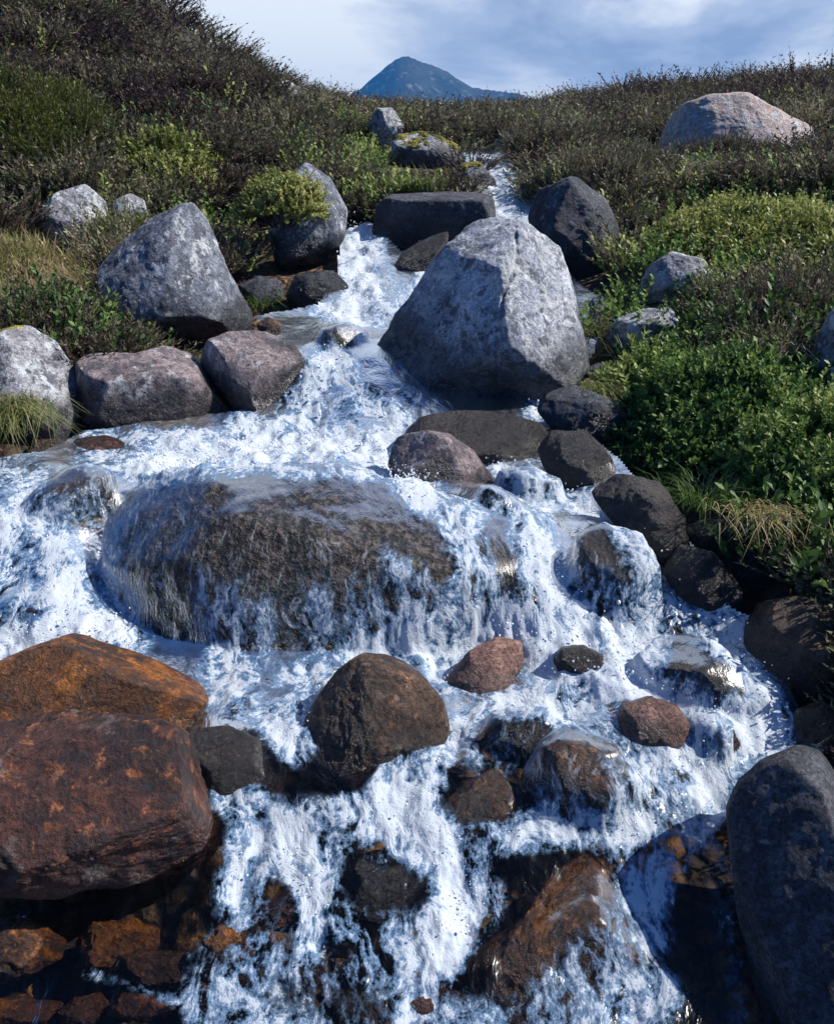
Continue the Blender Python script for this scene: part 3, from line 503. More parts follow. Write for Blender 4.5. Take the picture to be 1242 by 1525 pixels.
for ob in list(COL.objects):
    l = ob.get('label', '')
    if l.startswith('low pale boulder with a yellow mossy top'): moss_on(ob, 'yellow moss on top', .72, 0.0, off=.03)
    if l.startswith('rounded wet stone left of the topmost'): moss_on(ob, 'yellow moss on its left', .8, 0.1, side=(-.5, .2), seed=4, off=.03)
    if l.startswith('round pale lichen boulder at the left'): moss_on(ob, 'orange lichen patch', .8, .28, side=(-.6, .3), seed=9, off=.004)

# ------------------------------------------------------------------ ground sheet
def polar(rs, th):
    R, A = np.meshgrid(rs, th, indexing='ij'); return np.column_stack([(R * np.sin(A)).ravel(), (R * np.cos(A)).ravel()])
def grid_faces(nr, nc, wrap=False):
    i = np.arange(nr - 1)[:, None] * nc; j = np.arange(nc if wrap else nc - 1)[None]; j2 = (j + 1) % nc
    return np.stack([i + j, i + j2, i + nc + j2, i + nc + j], -1).reshape(-1, 4)[:, ::-1]
rs = np.concatenate([np.exp(np.arange(math.log(.35), math.log(40), .0095)), np.exp(np.linspace(math.log(40.5), math.log(1400), 45))])
th = np.concatenate([np.arange(-.78, .78, .0045), np.arange(.8, 2 * math.pi - .8, .06)])
gxy = polar(rs, th); gzv = ground_z(gxy)
bed = sstep(-.02, .06, wz_at(gxy) - gzv) * (np.hypot(gxy[:, 0], gxy[:, 1]) < 11)
G = np.column_stack([gxy, gzv])
ground = obj('ground', np_mesh('ground', G, grid_faces(len(rs), len(th), True), 4, True, {'bed': bed}, M['ground']))
ground['kind'] = 'structure'

# ------------------------------------------------------------------ the far mountain
def build_mountain():
    Y0 = 1000.0
    prof = [(430,190),(490,160),(540,132),(556,118),(572,104),(588,91),(597,86),(606,84),(616,87),(630,92),(650,97),(668,105),(690,119),(706,128),(735,133),(770,139),(820,160),(900,190)]
    P = [at(px, py, Y0) for px, py in prof]; X = np.array([p.x for p in P]); Z = np.array([p.z for p in P])
    xs = np.linspace(-170, 240, 220); ys = np.linspace(820, 1180, 160); XX, YY = np.meshgrid(xs, ys)
    crest = np.interp(XX, X, Z, left=-30, right=-30)
    q = np.column_stack([XX.ravel(), YY.ravel(), 0 * XX.ravel()])
    d = np.abs(YY - Y0 - 12 * np.sin(XX / 30)) * 0.72
    z = crest - d + 3.5 * fbm(q / 55, 5, .55, True).reshape(XX.shape) * sstep(0, 40, d) + .7 * fbm(q / 9, 4).reshape(XX.shape)
    z = np.maximum(z, -3 + 0 * z)
    o = obj('mountain', np_mesh('mountain', np.column_stack([XX.ravel(), YY.ravel(), z.ravel()]), grid_faces(160, 220)[:, ::-1], 4, True, None, M['mountain']))
    o['kind'] = 'structure'
build_mountain()

# ------------------------------------------------------------------ running water
STROKES = [  # (polyline in photo pixels, breadth, strength): where the stream is broken to foam
 ([(560,962),(650,945),(760,940),(900,945),(970,965)],55,1.05),([(800,965),(900,1000),(960,1010)],70,1.0),([(660,1000),(620,965)],40,.9),
 ([(910,1020),(840,1055),(780,1050),(700,1065)],38,.85),([(940,1010),(1050,1075),(1140,1070)],42,.9),([(1000,1130),(1080,1120),(1150,1085)],48,.9),([(1050,945),(1100,980),(1150,1050)],30,.85),
 ([(-60,985),(0,960),(90,935),(185,945)],55,1.1),([(20,720),(55,790),(90,870),(100,930)],80,.72),([(150,790),(165,870),(180,930)],40,.5),([(-30,740),(0,800),(20,880)],60,.75),
 ([(320,1000),(420,1012),(520,990)],38,.75),([(325,1035),(410,1075),(440,1125)],45,.75),([(540,980),(475,1030),(442,1110)],34,.9),([(570,955),(625,975),(665,1020)],40,.9),
 ([(345,1180),(390,1200),(375,1260),(355,1330)],50,.85),([(430,1240),(470,1310),(470,1400)],55,.85),([(600,1150),(560,1180),(555,1235)],38,.8),([(520,1200),(640,1230),(720,1262)],42,.72),([(660,1270),(700,1345),(660,1420)],75,1.05),([(640,1430),(610,1520)],70,.6),
 ([(690,1080),(645,1160),(600,1210)],36,.8),([(760,1235),(900,1245),(1000,1205),(1070,1150)],55,.85),([(960,1150),(930,1210)],34,.8),([(1060,1190),(1000,1260),(965,1340)],50,.8),([(940,1300),(985,1400)],36,.55),([(930,1520),(985,1480)],50,.9),([(860,1420),(950,1480)],30,.5),
 ([(120,1445),(200,1470),(270,1495),(330,1540)],13,.62),([(270,1420),(340,1390)],38,.5),([(380,1390),(430,1440),(560,1470)],60,.4),([(560,1300),(600,1250),(640,1290)],40,.45),
 ([(210,690),(350,672),(460,660),(560,668),(600,700),(630,735)],44,1.1),([(170,652),(280,655)],28,.7),([(355,632),(440,645)],26,.9),([(120,690),(210,700)],30,.4),
 ([(490,540),(470,590),(450,632)],55,1.0),([(530,545),(540,600)],40,.55),([(560,600),(595,635)],34,.85),
 ([(535,345),(530,390),(550,430),(530,470)],52,1.15),([(470,466),(580,484)],30,1.05),([(668,350),(640,400),(590,462)],16,.9),([(515,340),(540,360)],24,.9),([(600,340),(660,352)],16,.4),
 ([(735,240),(745,285),(765,320),(800,350)],60,1.2),([(690,235),(730,240)],8,.35),([(700,250),(735,300)],14,.7),
 ([(842,553),(806,592),(795,635)],24,1.15),([(755,640),(815,690),(835,725)],34,.55),([(720,690),(780,722),(840,742),(910,765)],30,.85),([(840,730),(920,770),(960,830)],45,.75),([(680,640),(720,690)],24,.35),
 ([(690,775),(712,860),(700,935)],55,.68),([(790,795),(825,880),(850,935)],60,.78),([(960,840),(1000,900),(1085,922)],50,.75),([(880,750),(970,830)],36,.55),([(880,880),(960,900)],40,.5),([(740,760),(800,775)],20,.5),
 ([(300,875),(318,940),(330,990)],30,.62),([(345,880),(350,985)],26,.52),([(390,905),(395,980)],24,.5),([(470,880),(490,970)],34,.45),([(540,890),(560,960)],44,.48),([(610,860),(625,940)],48,.5),([(575,820),(588,850)],14,.5),
]
CALM = [  # where it runs dark and unbroken
 ([(390,480),(470,492),(575,504)],24,1.6),([(545,515),(565,585)],26,.45),([(400,1005),(440,1010)],26,.5),([(470,1150),(540,1165)],34,.6),([(540,1320),(620,1330)],44,.5),([(745,1075),(790,1070)],30,.5),
 ([(800,1130),(860,1130)],36,.45),([(870,1185),(930,1190)],32,.5),([(690,1180),(750,1200)],42,.5),([(690,1300),(800,1290),(860,1270)],28,.45),([(420,1340),(440,1400)],34,.4),([(1010,1280),(1040,1525)],60,.3),
 ([(720,1440),(800,1370),(850,1310)],60,.7),([(430,1480),(560,1500)],44,.35),([(280,1130),(400,1150)],60,.6),([(250,1380),(200,1400)],90,.8),([(60,740),(130,700)],22,.4),([(90,800),(60,850)],18,.35),([(850,800),(930,820)],34,.35),([(330,1080),(380,1090)],14,.3),
 ([(200,660),(240,640)],14,.3),([(330,668),(220,674)],10,.3),([(640,370),(600,400)],12,.3),([(980,1090),(1060,1100)],30,.3),([(1000,970),(1080,1010)],34,.45),([(740,790),(760,860)],22,.3)]
def foam_field(px, py):
    f = np.zeros(len(px))
    base = in_poly(px, py, [(330,1000),(560,940),(1080,930),(1180,1080),(1080,1250),(1000,1420),(950,1560),(280,1560),(260,1420),(340,1250),(420,1180)])
    f[base] = .27; f[base & (py > 1340) & (px < 760)] = .34
    f[in_poly(px, py, [(430,700),(680,740),(800,790),(800,900),(600,950),(450,980),(320,900),(330,800)])] = .1
    f[in_poly(px, py, [(290,870),(480,880),(680,860),(660,960),(300,1000)])] = .17
    f[in_poly(px, py, [(960,1270),(1090,1180),(1120,1540),(960,1540)])] = .22
    f[in_poly(px, py, [(-200,690),(150,690),(190,960),(-200,980)])] = .24
    f[in_poly(px, py, [(680,740),(940,740),(1090,920),(700,940)])] = .19
    f[in_poly(px, py, [(120,640),(600,640),(640,720),(120,700)])] = .46
    f[in_poly(px, py, [(380,472),(580,480),(560,530),(440,530)])] = .08
    for pl, w, s in STROKES:
        d = np.full(len(px), 1e9)
        for (x1, y1), (x2, y2) in zip(pl[:-1], pl[1:]):
            vx, vy = x2 - x1, y2 - y1; t = np.clip(((px - x1) * vx + (py - y1) * vy) / (vx * vx + vy * vy + 1e-9), 0, 1)
            d = np.minimum(d, np.hypot(px - x1 - t * vx, (py - y1 - t * vy)))
        f = np.maximum(f, s * .93 * (1 - sstep(.0, 1.2, d / w)))
    for pl, w, s in CALM:
        d = np.full(len(px), 1e9)
        for (x1, y1), (x2, y2) in zip(pl[:-1], pl[1:]):
            vx, vy = x2 - x1, y2 - y1; t = np.clip(((px - x1) * vx + (py - y1) * vy) / (vx * vx + vy * vy + 1e-9), 0, 1)
            d = np.minimum(d, np.hypot(px - x1 - t * vx, (py - y1 - t * vy)))
        f = f - .5 * s * (1 - sstep(.0, 1.5, d / w))
    return np.clip(f, 0, 1.2)
FALLF = None
def build_water():
    rs = np.exp(np.arange(math.log(.95), math.log(11.0), .0026)); th = np.arange(-.66, .66, .0028)
    nr, nc = len(rs), len(th); xy = polar(rs, th); gzz = ground_z(xy); wz = wz_at(xy)
    keep = np.zeros(len(xy), bool)
    P0 = np.column_stack([xy, wz]); px, py = pix(P0); ins = in_poly(px, py, STREAM)
    # stones the water runs over
    rz = np.full(len(xy), -9.0); lim = np.zeros(len(xy))
    V, F, o = [], [], 0
    for c, rad, W, Fc, dr, rm in ROCKS:
        if dr:
            V.append(W); F.append(Fc + o); o += len(W)
            near = np.hypot(xy[:, 0] - c[0], xy[:, 1] - c[1]) < rm * 1.6 + .1; lim[near] = np.maximum(lim[near], 9 if dr == 2 else .3)
    V = np.vstack(V); F = np.vstack(F); bvh = BVHTree.FromPolygons(V.tolist(), F.tolist())
    dn = Vector((0, 0, -1))
    for i in np.nonzero((lim > 0) & ins | (lim > 5))[0]:
        h = bvh.ray_cast(Vector((xy[i, 0], xy[i, 1], 6.0)), dn)
        if h[0] is not None: rz[i] = h[0].z
    for _ in range(2):
        g = rz.reshape(nr, nc); h = g.copy(); h[1:] = np.maximum(h[1:], g[:-1]); h[:-1] = np.maximum(h[:-1], g[1:]); h[:, 1:] = np.maximum(h[:, 1:], g[:, :-1]); h[:, :-1] = np.maximum(h[:, :-1], g[:, 1:]); rz = h.ravel()
    base = wz + .02 * fbm(np.column_stack([xy * 3.0, wz]), 3)
    over = (rz > base - .02) & (rz - wz < np.maximum(lim, .01))
    z = np.where(over, np.maximum(base, rz + .008), base)
    def blur(a, n):
        a = a.reshape(nr, nc).copy()
        for _ in range(n):
            a[1:-1] = (a[:-2] + 2 * a[1:-1] + a[2:]) / 4; a[:, 1:-1] = (a[:, :-2] + 2 * a[:, 1:-1] + a[:, 2:]) / 4
        return a.ravel()
    zb = blur(z, 4); z = np.where(over, np.maximum(zb, rz + .006), zb)
    P = np.column_stack([xy, z]); px, py = pix(P); f = blur(foam_field(px, py), 10)
    def normals(P):
        Q = P.reshape(nr, nc, 3); du = np.gradient(Q, axis=0); dv = np.gradient(Q, axis=1); n = np.cross(dv, du).reshape(-1, 3); n /= np.linalg.norm(n, axis=1)[:, None]; n[n[:, 2] < 0] *= -1; return n
    n = normals(np.column_stack([xy, blur(z, 6)])); fall = 1 - sstep(.62, .93, n[:, 2])
    fall = blur(fall, 8)
    # broken surface: billows in the foam, ripples elsewhere
    q = P * np.array([1, .6, .7])
    bil = fbm(q * 5.5 + 3, 3, .5) * .8 + fbm(q * 14 + 9, 4, .55) * .5
    stq = P * np.array([1, .3, .25]); strk = fbm(stq * 24, 4, .6)
    amp = sstep(.15, 1.0, f)
    disp = amp * ((1 - fall) * (.075 * bil - .008) + fall * (.03 * strk + .02 * bil)) + .013 * fbm(q * 9, 4) * (1 - amp)
    thin = np.where(over & (f < .5), .25, 1.0)
    P = P + n * (disp * thin)[:, None]
    P[:, 2] = np.where(over, np.maximum(P[:, 2], rz + .003), P[:, 2])
    dep = np.where(over, .01, np.maximum(P[:, 2] - np.maximum(gzz, np.where(rz > -5, rz, -9)), 0)); dep = blur(dep, 2)
    keep = (ins | (over & (lim > 5))) & ((z > gzz - .03) | over)
    Fq = grid_faces(nr, nc); Fq = Fq[keep[Fq].all(1)]
    used = np.unique(Fq); mp = np.zeros(len(P), np.int64); mp[used] = np.arange(len(used))
    w = obj('water', np_mesh('water', P[used], mp[Fq], 4, True, {'foam': f[used], 'fall': fall[used], 'depth': dep[used], 'film': blur(over.astype(float), 2)[used]}, M['water']))
    w['kind'] = 'structure'
    return P[used], n[used], f[used], fall[used]
WP, WN, WF, WFALL = build_water()

def build_spray():
    rg = np.random.default_rng(11); r = np.hypot(WP[:, 0], WP[:, 1])
    wgt = np.clip(WF - .55, 0, .5) * r ** .8 * (r < 7); wgt /= wgt.sum()
    K = 4000; idx = rg.choice(len(WP), K, p=wgt); c = WP[idx] + rg.normal(0, .006, (K, 3))
    h = rg.exponential(.011, K) * (1 + 1.5 * WFALL[idx]); c += WN[idx] * h[:, None]; c[:, 2] += h * .6
    s = (rg.gamma(2.0, .0007, K) + .0008) * np.clip(r[idx] / 3.2, .7, 1.3)
    v, F = ico(1); st = rg.uniform(.7, 1.8, (K, 1))
    V = v[None] * s[:, None, None]; V[:, :, 2] *= st; V = V + c[:, None]
    FF = F[None] + (np.arange(K) * len(v))[:, None, None]
    o = obj('spray', np_mesh('spray', V.reshape(-1, 3), FF.reshape(-1, 3), 3, True, None, M['drop'])); tag(o, 'white drops thrown up over the foaming water', 'spray', None, 'stuff')
build_spray()

def edge_stones():
    rg = np.random.default_rng(77); xy = polar(np.exp(rg.uniform(math.log(2.0), math.log(6.5), 6000)), [0.0])[:6000]; r = np.hypot(xy[:, 0], xy[:, 1]); a = rg.uniform(-.5, .5, 6000)
    xy = np.column_stack([r * np.sin(a), r * np.cos(a)]); z = ground_z(xy); d = z - wz_at(xy); P = np.column_stack([xy, z]); px, py = pix(P)
    ok = (d > -.03) & (d < .13) & (px > 0) & (px < 1242)
    P = P[ok][:64]; protos = []
    n, F = ico(4)
    for k in range(5):
        s = n * np.array([1, rg.uniform(.7, 1), rg.uniform(.5, .75)]); s = s * (1 + .22 * fbm(n * 1.4 + 9 * k, 4) + .05 * fbm(n * 5 + k, 3))[:, None]
        protos.append([np_mesh('small_stone', s * sc, F, 3, True, {'wet': np.full(len(n), w)}, M[m]) for sc, w, m in ((.035, .5, 'shade'), (.05, .6, 'brown'), (.065, .3, 'pink'))])
    for p in P:
        o = obj('small_stone', protos[rg.integers(5)][rg.integers(3)], None, (p[0], p[1], p[2] + .012)); o.rotation_euler = (rg.uniform(-.3, .3), rg.uniform(-.3, .3), rg.uniform(0, 6.28))
        tag(o, 'fist sized stone lying in the gravel along the edge of the stream', 'stone', 'small stones along the stream edge')
edge_stones()

# ------------------------------------------------------------------ plants
class Acc:
    def __init__(self): self.V, self.F, self.T, self.n = [], [], [], 0
    def add(self, V, F, T):
        self.V.append(V.reshape(-1, 3)); self.F.append(F.reshape(-1, 3) + self.n); self.T.append(T.ravel()); self.n += V.size // 3
    def mesh(self, name, mat): return np_mesh(name, np.vstack(self.V), np.vstack(self.F), 3, False, {'tint': np.clip(np.concatenate(self.T), 0, 1)}, M[mat])
def unit(v): return v / np.maximum(np.linalg.norm(v, axis=-1, keepdims=True), 1e-9)
def tri_leaves(p, d, side, ln, wd):                      # triangle leaves
    V = np.stack([p - side * wd[:, None] * .5, p + side * wd[:, None] * .5, p + d * ln[:, None]], 1); return V, np.arange(len(p) * 3).reshape(-1, 3)
def heather_template(rg, ns=52, nl=11):
    a = rg.uniform(0, 2 * np.pi, ns); r = np.sqrt(rg.random(ns)) * .5; b = np.column_stack([r * np.cos(a), r * np.sin(a), np.zeros(ns)])
    d = unit(np.column_stack([b[:, :2] * 2.0 + rg.normal(0, .22, (ns, 2)), np.ones(ns)])); h = (1.1 - 2.3 * r ** 2) * rg.uniform(.65, 1.2, ns)
    V, T = [], []; n = 0
    side = unit(np.cross(d, rg.normal(size=(ns, 3))))
    v, _ = tri_leaves(b, d, side, h, np.full(ns, .05)); V.append(v); T.append(np.repeat(rg.normal(-.1, .06, ns), 3))
    for k in range(nl):
        t = .3 + .7 * (k + rg.random(ns)) / nl; p = b + d * (h * t)[:, None]
        o = unit(rg.normal(size=(ns, 3))); ld = unit(d * 1.1 + o * .8); v, _ = tri_leaves(p, ld, unit(np.cross(ld, rg.normal(size=(ns, 3)))), rg.uniform(.07, .14, ns), rg.uniform(.03, .06, ns))
        V.append(v); T.append(np.repeat(rg.normal(0, .09, ns) + .22 * (t - .6), 3))
    V = np.concatenate(V).reshape(-1, 3); return V, np.arange(len(V)).reshape(-1, 3), np.concatenate(T)
def leafy_template(rg, ns=26, nl=13, ll=.17):
    a = rg.uniform(0, 2 * np.pi, ns); r = np.sqrt(rg.random(ns)) * .5; b = np.column_stack([r * np.cos(a), r * np.sin(a), np.zeros(ns)])
    d = unit(np.column_stack([b[:, :2] * 1.1 + rg.normal(0, .3, (ns, 2)), np.ones(ns)])); h = rg.uniform(.6, 1.15, ns) * (1.05 - r ** 2)
    V, F, T = [], [], []; n = 0
    for k in range(nl):
        t = .35 + .65 * (k + .6 * rg.random(ns)) / nl; p = b + d * (h * t)[:, None]
        ph = 2.4 * k + rg.uniform(0, 6.28, ns); o = unit(np.column_stack([np.cos(ph), np.sin(ph), rg.uniform(.1, .9, ns)])); ld = unit(o + d * .5)
        sd = unit(np.cross(ld, d + rg.normal(0, .3, (ns, 3)))); L = rg.uniform(.7, 1.2, ns) * ll; up = np.cross(sd, ld)
        q = np.stack([p, p + ld * (L * .5)[:, None] + sd * (L * .27)[:, None] + up * (L * .1)[:, None], p + ld * L[:, None], p + ld * (L * .5)[:, None] - sd * (L * .27)[:, None] + up * (L * .1)[:, None]], 1)
        V.append(q.reshape(-1, 3)); i = n + np.arange(ns)[:, None] * 4; F.append(np.concatenate([i + np.array([[0, 1, 2]]), i + np.array([[0, 2, 3]])])); n += ns * 4
        T.append(np.repeat(rg.normal(0, .1, ns) + .22 * (t - .6), 4))
    return np.concatenate(V), np.concatenate(F), np.concatenate(T)
_rg = np.random.default_rng(5)
HT = [heather_template(_rg) for _ in range(6)]; HF = [heather_template(_rg, 26, 4) for _ in range(4)]; BT = [leafy_template(_rg) for _ in range(6)]; BTS = [leafy_template(_rg, 20, 11, .13) for _ in range(4)]
def scatter(acc, tmpl, C, S, H, tint, rg, up=None):
    which = rg.integers(0, len(tmpl), len(C))
    for k, (V, F, T) in enumerate(tmpl):
        s = np.nonzero(which == k)[0]
        if not len(s): continue
        a = rg.uniform(0, 2 * np.pi, len(s)); ca, sa = np.cos(a), np.sin(a)
        X = (V[None, :, 0] * ca[:, None] - V[None, :, 1] * sa[:, None]) * S[s, None]; Yv = (V[None, :, 0] * sa[:, None] + V[None, :, 1] * ca[:, None]) * S[s, None]; Z = V[None, :, 2] * H[s, None]
        if up is not None:
            u = up[s]; t1 = unit(np.cross(u, np.array([0.3, 1, .2]))); t2 = np.cross(u, t1)
            W = X[..., None] * t1[:, None] + Yv[..., None] * t2[:, None] + Z[..., None] * u[:, None]
        else: W = np.stack([X, Yv, Z], -1)
        W = W + C[s, None]
        acc.add(W, F[None] + (np.arange(len(s)) * len(V))[:, None, None], T[None] + tint[s, None])
def blades(acc, B, az, L, wd, lean, droop, tint):
    t = np.array([0, .3, .62, 1.0]); hz = np.column_stack([np.cos(az), np.sin(az), 0 * az]); sd = np.column_stack([-np.sin(az), np.cos(az), 0 * az])
    c = B[:, None] + hz[:, None] * (L[:, None] * (lean[:, None] * t + droop[:, None] * t ** 2 * .75))[..., None]
    c[:, :, 2] += L[:, None] * (t - droop[:, None] * t ** 2 * .85)
    w = (wd[:, None] * np.array([.8, 1, .75, .06]))[..., None] * sd[:, None] * .5
    V = np.stack([c - w, c + w], 2).reshape(len(B), 8, 3)
    f = np.array([[0, 1, 3], [0, 3, 2], [2, 3, 5], [2, 5, 4], [4, 5, 7], [4, 7, 6]])
    acc.add(V, f[None] + (np.arange(len(B)) * 8)[:, None, None], np.repeat(tint, 8))

RC = np.array([[c[0], c[1], c[2], rm] for c, rad, W, F, dr, rm in ROCKS]); RTOP = np.array([W[:, 2].max() for c, rad, W, F, dr, rm in ROCKS])
def free_of_rocks(P, k=.8):
    ok = np.ones(len(P), bool)
    for (x, y, z, r), top in zip(RC, RTOP): ok &= ~((np.hypot(P[:, 0] - x, P[:, 1] - y) < r * k) & (P[:, 2] < top))
    return ok
OUTL += [(9.6, [(685,228),(772,226),(800,290),(806,420),(705,420),(700,300)]), (9.0, [(578,203),(650,200),(690,228),(690,250),(580,250)])]   # the bed of the upper stream stays open
def clear_view(P, H):                                    # low growth only in front of the stones
    ok = np.ones(len(P), bool); px, py = pix(P + np.column_stack([0 * H, 0 * H, H]))
    for Y, o in OUTL:
        b = max(y for x, y in o); t = min(y for x, y in o); m = (P[:, 1] < Y + .1) & (P[:, 1] > Y - 3) & (py < t + .74 * (b - t)) & in_poly(px, py, o); ok &= ~m
    return ok
def off_water(P, m=.02): 
    px, py = pix(P); return ~(in_poly(px, py, STREAM) & (P[:, 1] < 9.6)) & ~((wz_at(P[:, :2]) > P[:, 2] - m) & (P[:, 1] < 6.9) & (np.abs(P[:, 0]) < 1.2))
BILP = [[(915,470),(940,400),(1000,330),(1060,300),(1130,330),(1450,300),(1450,850),(1242,850),(1150,745),(1020,765),(940,690),(915,580)], [(200,205),(300,215),(310,300),(240,310)], [(440,205),(560,215),(560,290),(500,260)], [(-150,280),(30,290),(40,350),(-150,350)]]
BIL_NOT = [[(1070,470),(1215,420),(1220,560),(1100,590)]]
GRASSP = [[(520,232),(690,252),(692,292),(565,302),(525,300)], [(-150,355),(150,378),(175,475),(120,480),(-150,485)], [(20,235),(135,238),(135,278),(30,280)], [(900,200),(995,235),(985,275),(905,250)], [(350,395),(430,400),(430,470),(360,470)], [(900,540),(960,540),(960,580),(900,580)]]
def any_poly(px, py, polys):
    r = np.zeros(len(px), bool)
    for p in polys: r |= in_poly(px, py, p)
    return r
def moor_points(n, r0, r1, seed, power=1.0, half=.62):
    rg = np.random.default_rng(seed); r = r0 * (r1 / r0) ** (rg.random(n) ** power); a = rg.uniform(-half, half, n)
    xy = np.column_stack([r * np.sin(a), r * np.cos(a)]); return np.column_stack([xy, ground_z(xy)]), rg
def build_moor():
    P, rg = moor_points(9500, 2.3, 34, 21, .8); P = P[free_of_rocks(P) & off_water(P)]
    px, py = pix(P); bil = any_poly(px, py, BILP) & ~any_poly(px, py, BIL_NOT); gr = any_poly(px, py, GRASSP)
    r = np.hypot(P[:, 0], P[:, 1]); q = P * np.array([1, 1, .0])
    tone = fbm(q * .8 + 3, 3); tone2 = fbm(q * 2.7 + 8, 3)
    hea = ~bil & ~gr
    mound = np.clip(fbm(q * 2.1 + 31, 3) * 1.6 + .45, 0, 1.3)
    H = P[hea]; rr = r[hea]; acc = Acc()
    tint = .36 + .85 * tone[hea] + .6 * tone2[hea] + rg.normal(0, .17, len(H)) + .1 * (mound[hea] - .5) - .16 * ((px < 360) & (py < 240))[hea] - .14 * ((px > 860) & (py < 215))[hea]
    S = .33 * (np.maximum(rr, 4) / 6.5) ** .62 * rg.uniform(.75, 1.3, len(H)); Hh = .2 * (np.maximum(rr, 4) / 6.5) ** .2 * rg.uniform(.6, 1.3, len(H)) * (.75 + .55 * mound[hea]); H = H + np.column_stack([0 * rr, 0 * rr, .14 * mound[hea] * np.minimum(1, rr / 6)])
    S *= np.where(px[hea] > 780, .95, 1)
    cv = clear_view(H, Hh * .85); H, S, Hh, tint, rr = H[cv], S[cv], Hh[cv], tint[cv], rr[cv]
    nr = rr < 13
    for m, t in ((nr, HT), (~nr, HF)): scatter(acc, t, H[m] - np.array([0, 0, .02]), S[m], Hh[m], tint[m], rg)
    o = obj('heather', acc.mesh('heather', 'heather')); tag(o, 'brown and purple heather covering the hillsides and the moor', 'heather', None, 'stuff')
    # low bilberry among it
    acc = Acc(); Bm = P[bil]; pb = .1 + .35 * sstep(.0, .3, fbm(q * .9 + 77, 3)) + .25 * (np.abs(px - 700) < 260) * (py > 150); m = rg.random(len(P)) < pb; m &= hea & (r < 13); extra = P[m]
    C = np.vstack([Bm, extra]); k = len(C)
    S = np.concatenate([np.full(len(Bm), .19), np.full(len(extra), .27)]) * rg.uniform(.8, 1.3, k); Hh = S * rg.uniform(.7, 1.1, k)
    cv = clear_view(C, Hh * .8); C, S, Hh = C[cv], S[cv], Hh[cv]; k = len(C)
    cpx, cpy = pix(C); yel = np.where(cpy < 470, .28, 0)
    scatter(acc, BTS, C, S, Hh, .45 + yel + .7 * fbm(C * 1.6, 3) + rg.normal(0, .14, k), rg)
    o = obj('ground_cover', acc.mesh('ground_cover', 'bilberry')); tag(o, 'low green bilberry leaves spread between the heather and stones', 'ground cover', None, 'stuff')
    # grass
    acc = Acc(); P, rg = moor_points(150000, 2.3, 13, 33, 1.0); px, py = pix(P); g = any_poly(px, py, GRASSP) | ((rg.random(len(P)) < .12) & (fbm(P * 1.1, 3) > .12))
    P = P[g]; P = P[clear_view(P, np.full(len(P), .13))]; P = P[free_of_rocks(P, .75) & off_water(P, .0)]; P = P[rg.random(len(P)) < .9]; n = len(P); r = np.hypot(P[:, 0], P[:, 1])
    px, py = pix(P); straw = .45 + .6 * fbm(P * 2.2 + 4, 3) + np.where((px < 180) & (py > 330), .38, 0)
    blades(acc, P, rg.uniform(0, 6.28, n), rg.uniform(.1, .24, n), .005 * np.clip(r / 4, 1, 2.2), rg.uniform(.1, .6, n), rg.uniform(.1, .8, n), straw + rg.normal(0, .12, n))
    o = obj('grass', acc.mesh('grass', 'grass')); tag(o, 'green and straw coloured hill grass growing in patches between the stones', 'grass', None, 'stuff')
build_moor()

def bush(label, px, py, Y, rx, h, mat, n, tint, tm=None, name='bilberry_bush', cat='bush', seed=1, ls=.2, on=None, ry=None):
    rg = np.random.default_rng(seed); c = at(px, py, Y); z0 = gz(c.x, c.y) if on is None else c.z - h * .6
    root = bpy.data.objects.new(name, None); COL.objects.link(root); root.location = (c.x, c.y, z0); tag(root, label, cat)
    a = rg.uniform(0, 2 * np.pi, n); r = np.sqrt(rg.random(n)); ry = ry or rx
    off = np.column_stack([r * np.cos(a) * rx, r * np.sin(a) * ry]); g = ground_z(off + np.array([c.x, c.y])) - z0 if on is None else np.zeros(n)
    lump = fbm(np.column_stack([off * (2.4 / max(rx, .2)) * .45 + seed, np.zeros(n)]) * 1.6, 3)
    dome = h * np.sqrt(np.clip(1 - .85 * r ** 2, 0, 1)) * rg.uniform(.45, 1, n) * (.78 + .9 * lump)
    C = np.column_stack([off, g + dome]); up = unit(np.column_stack([off / rx * .9, np.full(n, 1.0)]) + rg.normal(0, .15, (n, 3)))
    acc = Acc(); s = ls * rg.uniform(.75, 1.25, n); scatter(acc, tm or BT, C, s, s * .95, tint + rg.normal(0, .17, n) + .5 * lump, rg, up)
    obj('foliage', acc.mesh('foliage', mat), root)
    acc = Acc(); k = max(14, n // 3); i = rg.choice(n, k); tip = C[i]; b = np.column_stack([off[i] * .35, np.maximum(g[i] * .5, g[i] - .05) - .02]); d = tip - b; L = np.linalg.norm(d, axis=1)
    sd = unit(np.cross(d, rg.normal(size=(k, 3)))); sd2 = unit(np.cross(d, sd))
    for s_ in (sd, sd2):
        v, f = tri_leaves(b, unit(d), s_, L, np.full(k, .012)); acc.add(v, f, np.repeat(rg.random(k), 3))
    obj('stem', acc.mesh('stem', 'twig'), root)
    return root
bush('dense dark green bilberry bush hanging over the right bank beside the tall grey boulder', 1050, 655, 3.6, .3, .2, 'bilberry', 170, .42, seed=2, ls=.135)
bush('green bilberry bush at the right edge below the tall grey boulder', 1215, 720, 3.05, .22, .2, 'bilberry', 90, .52, seed=3, ls=.125)
bush('small bright green bush right of the thin white stream, above the dark rounded stone', 960, 600, 3.95, .13, .13, 'bilberry', 36, .66, seed=4, ls=.15)
bush('pale green leafy bush growing over the rounded grey boulder', 418, 296, 6.0, .2, .26, 'yellow', 60, .6, seed=5, ls=.13, on=1, ry=.16)
bush('wide olive bush at the left edge of the hillside', 45, 215, 7.1, .52, .36, 'yellow', 170, .06, seed=6, ls=.22, tm=HT, name='bush')
bush('small olive heath bush growing between the two bluish white stones on the left', 190, 348, 5.75, .17, .24, 'yellow', 40, .2, seed=7, ls=.18, tm=HT, name='bush')
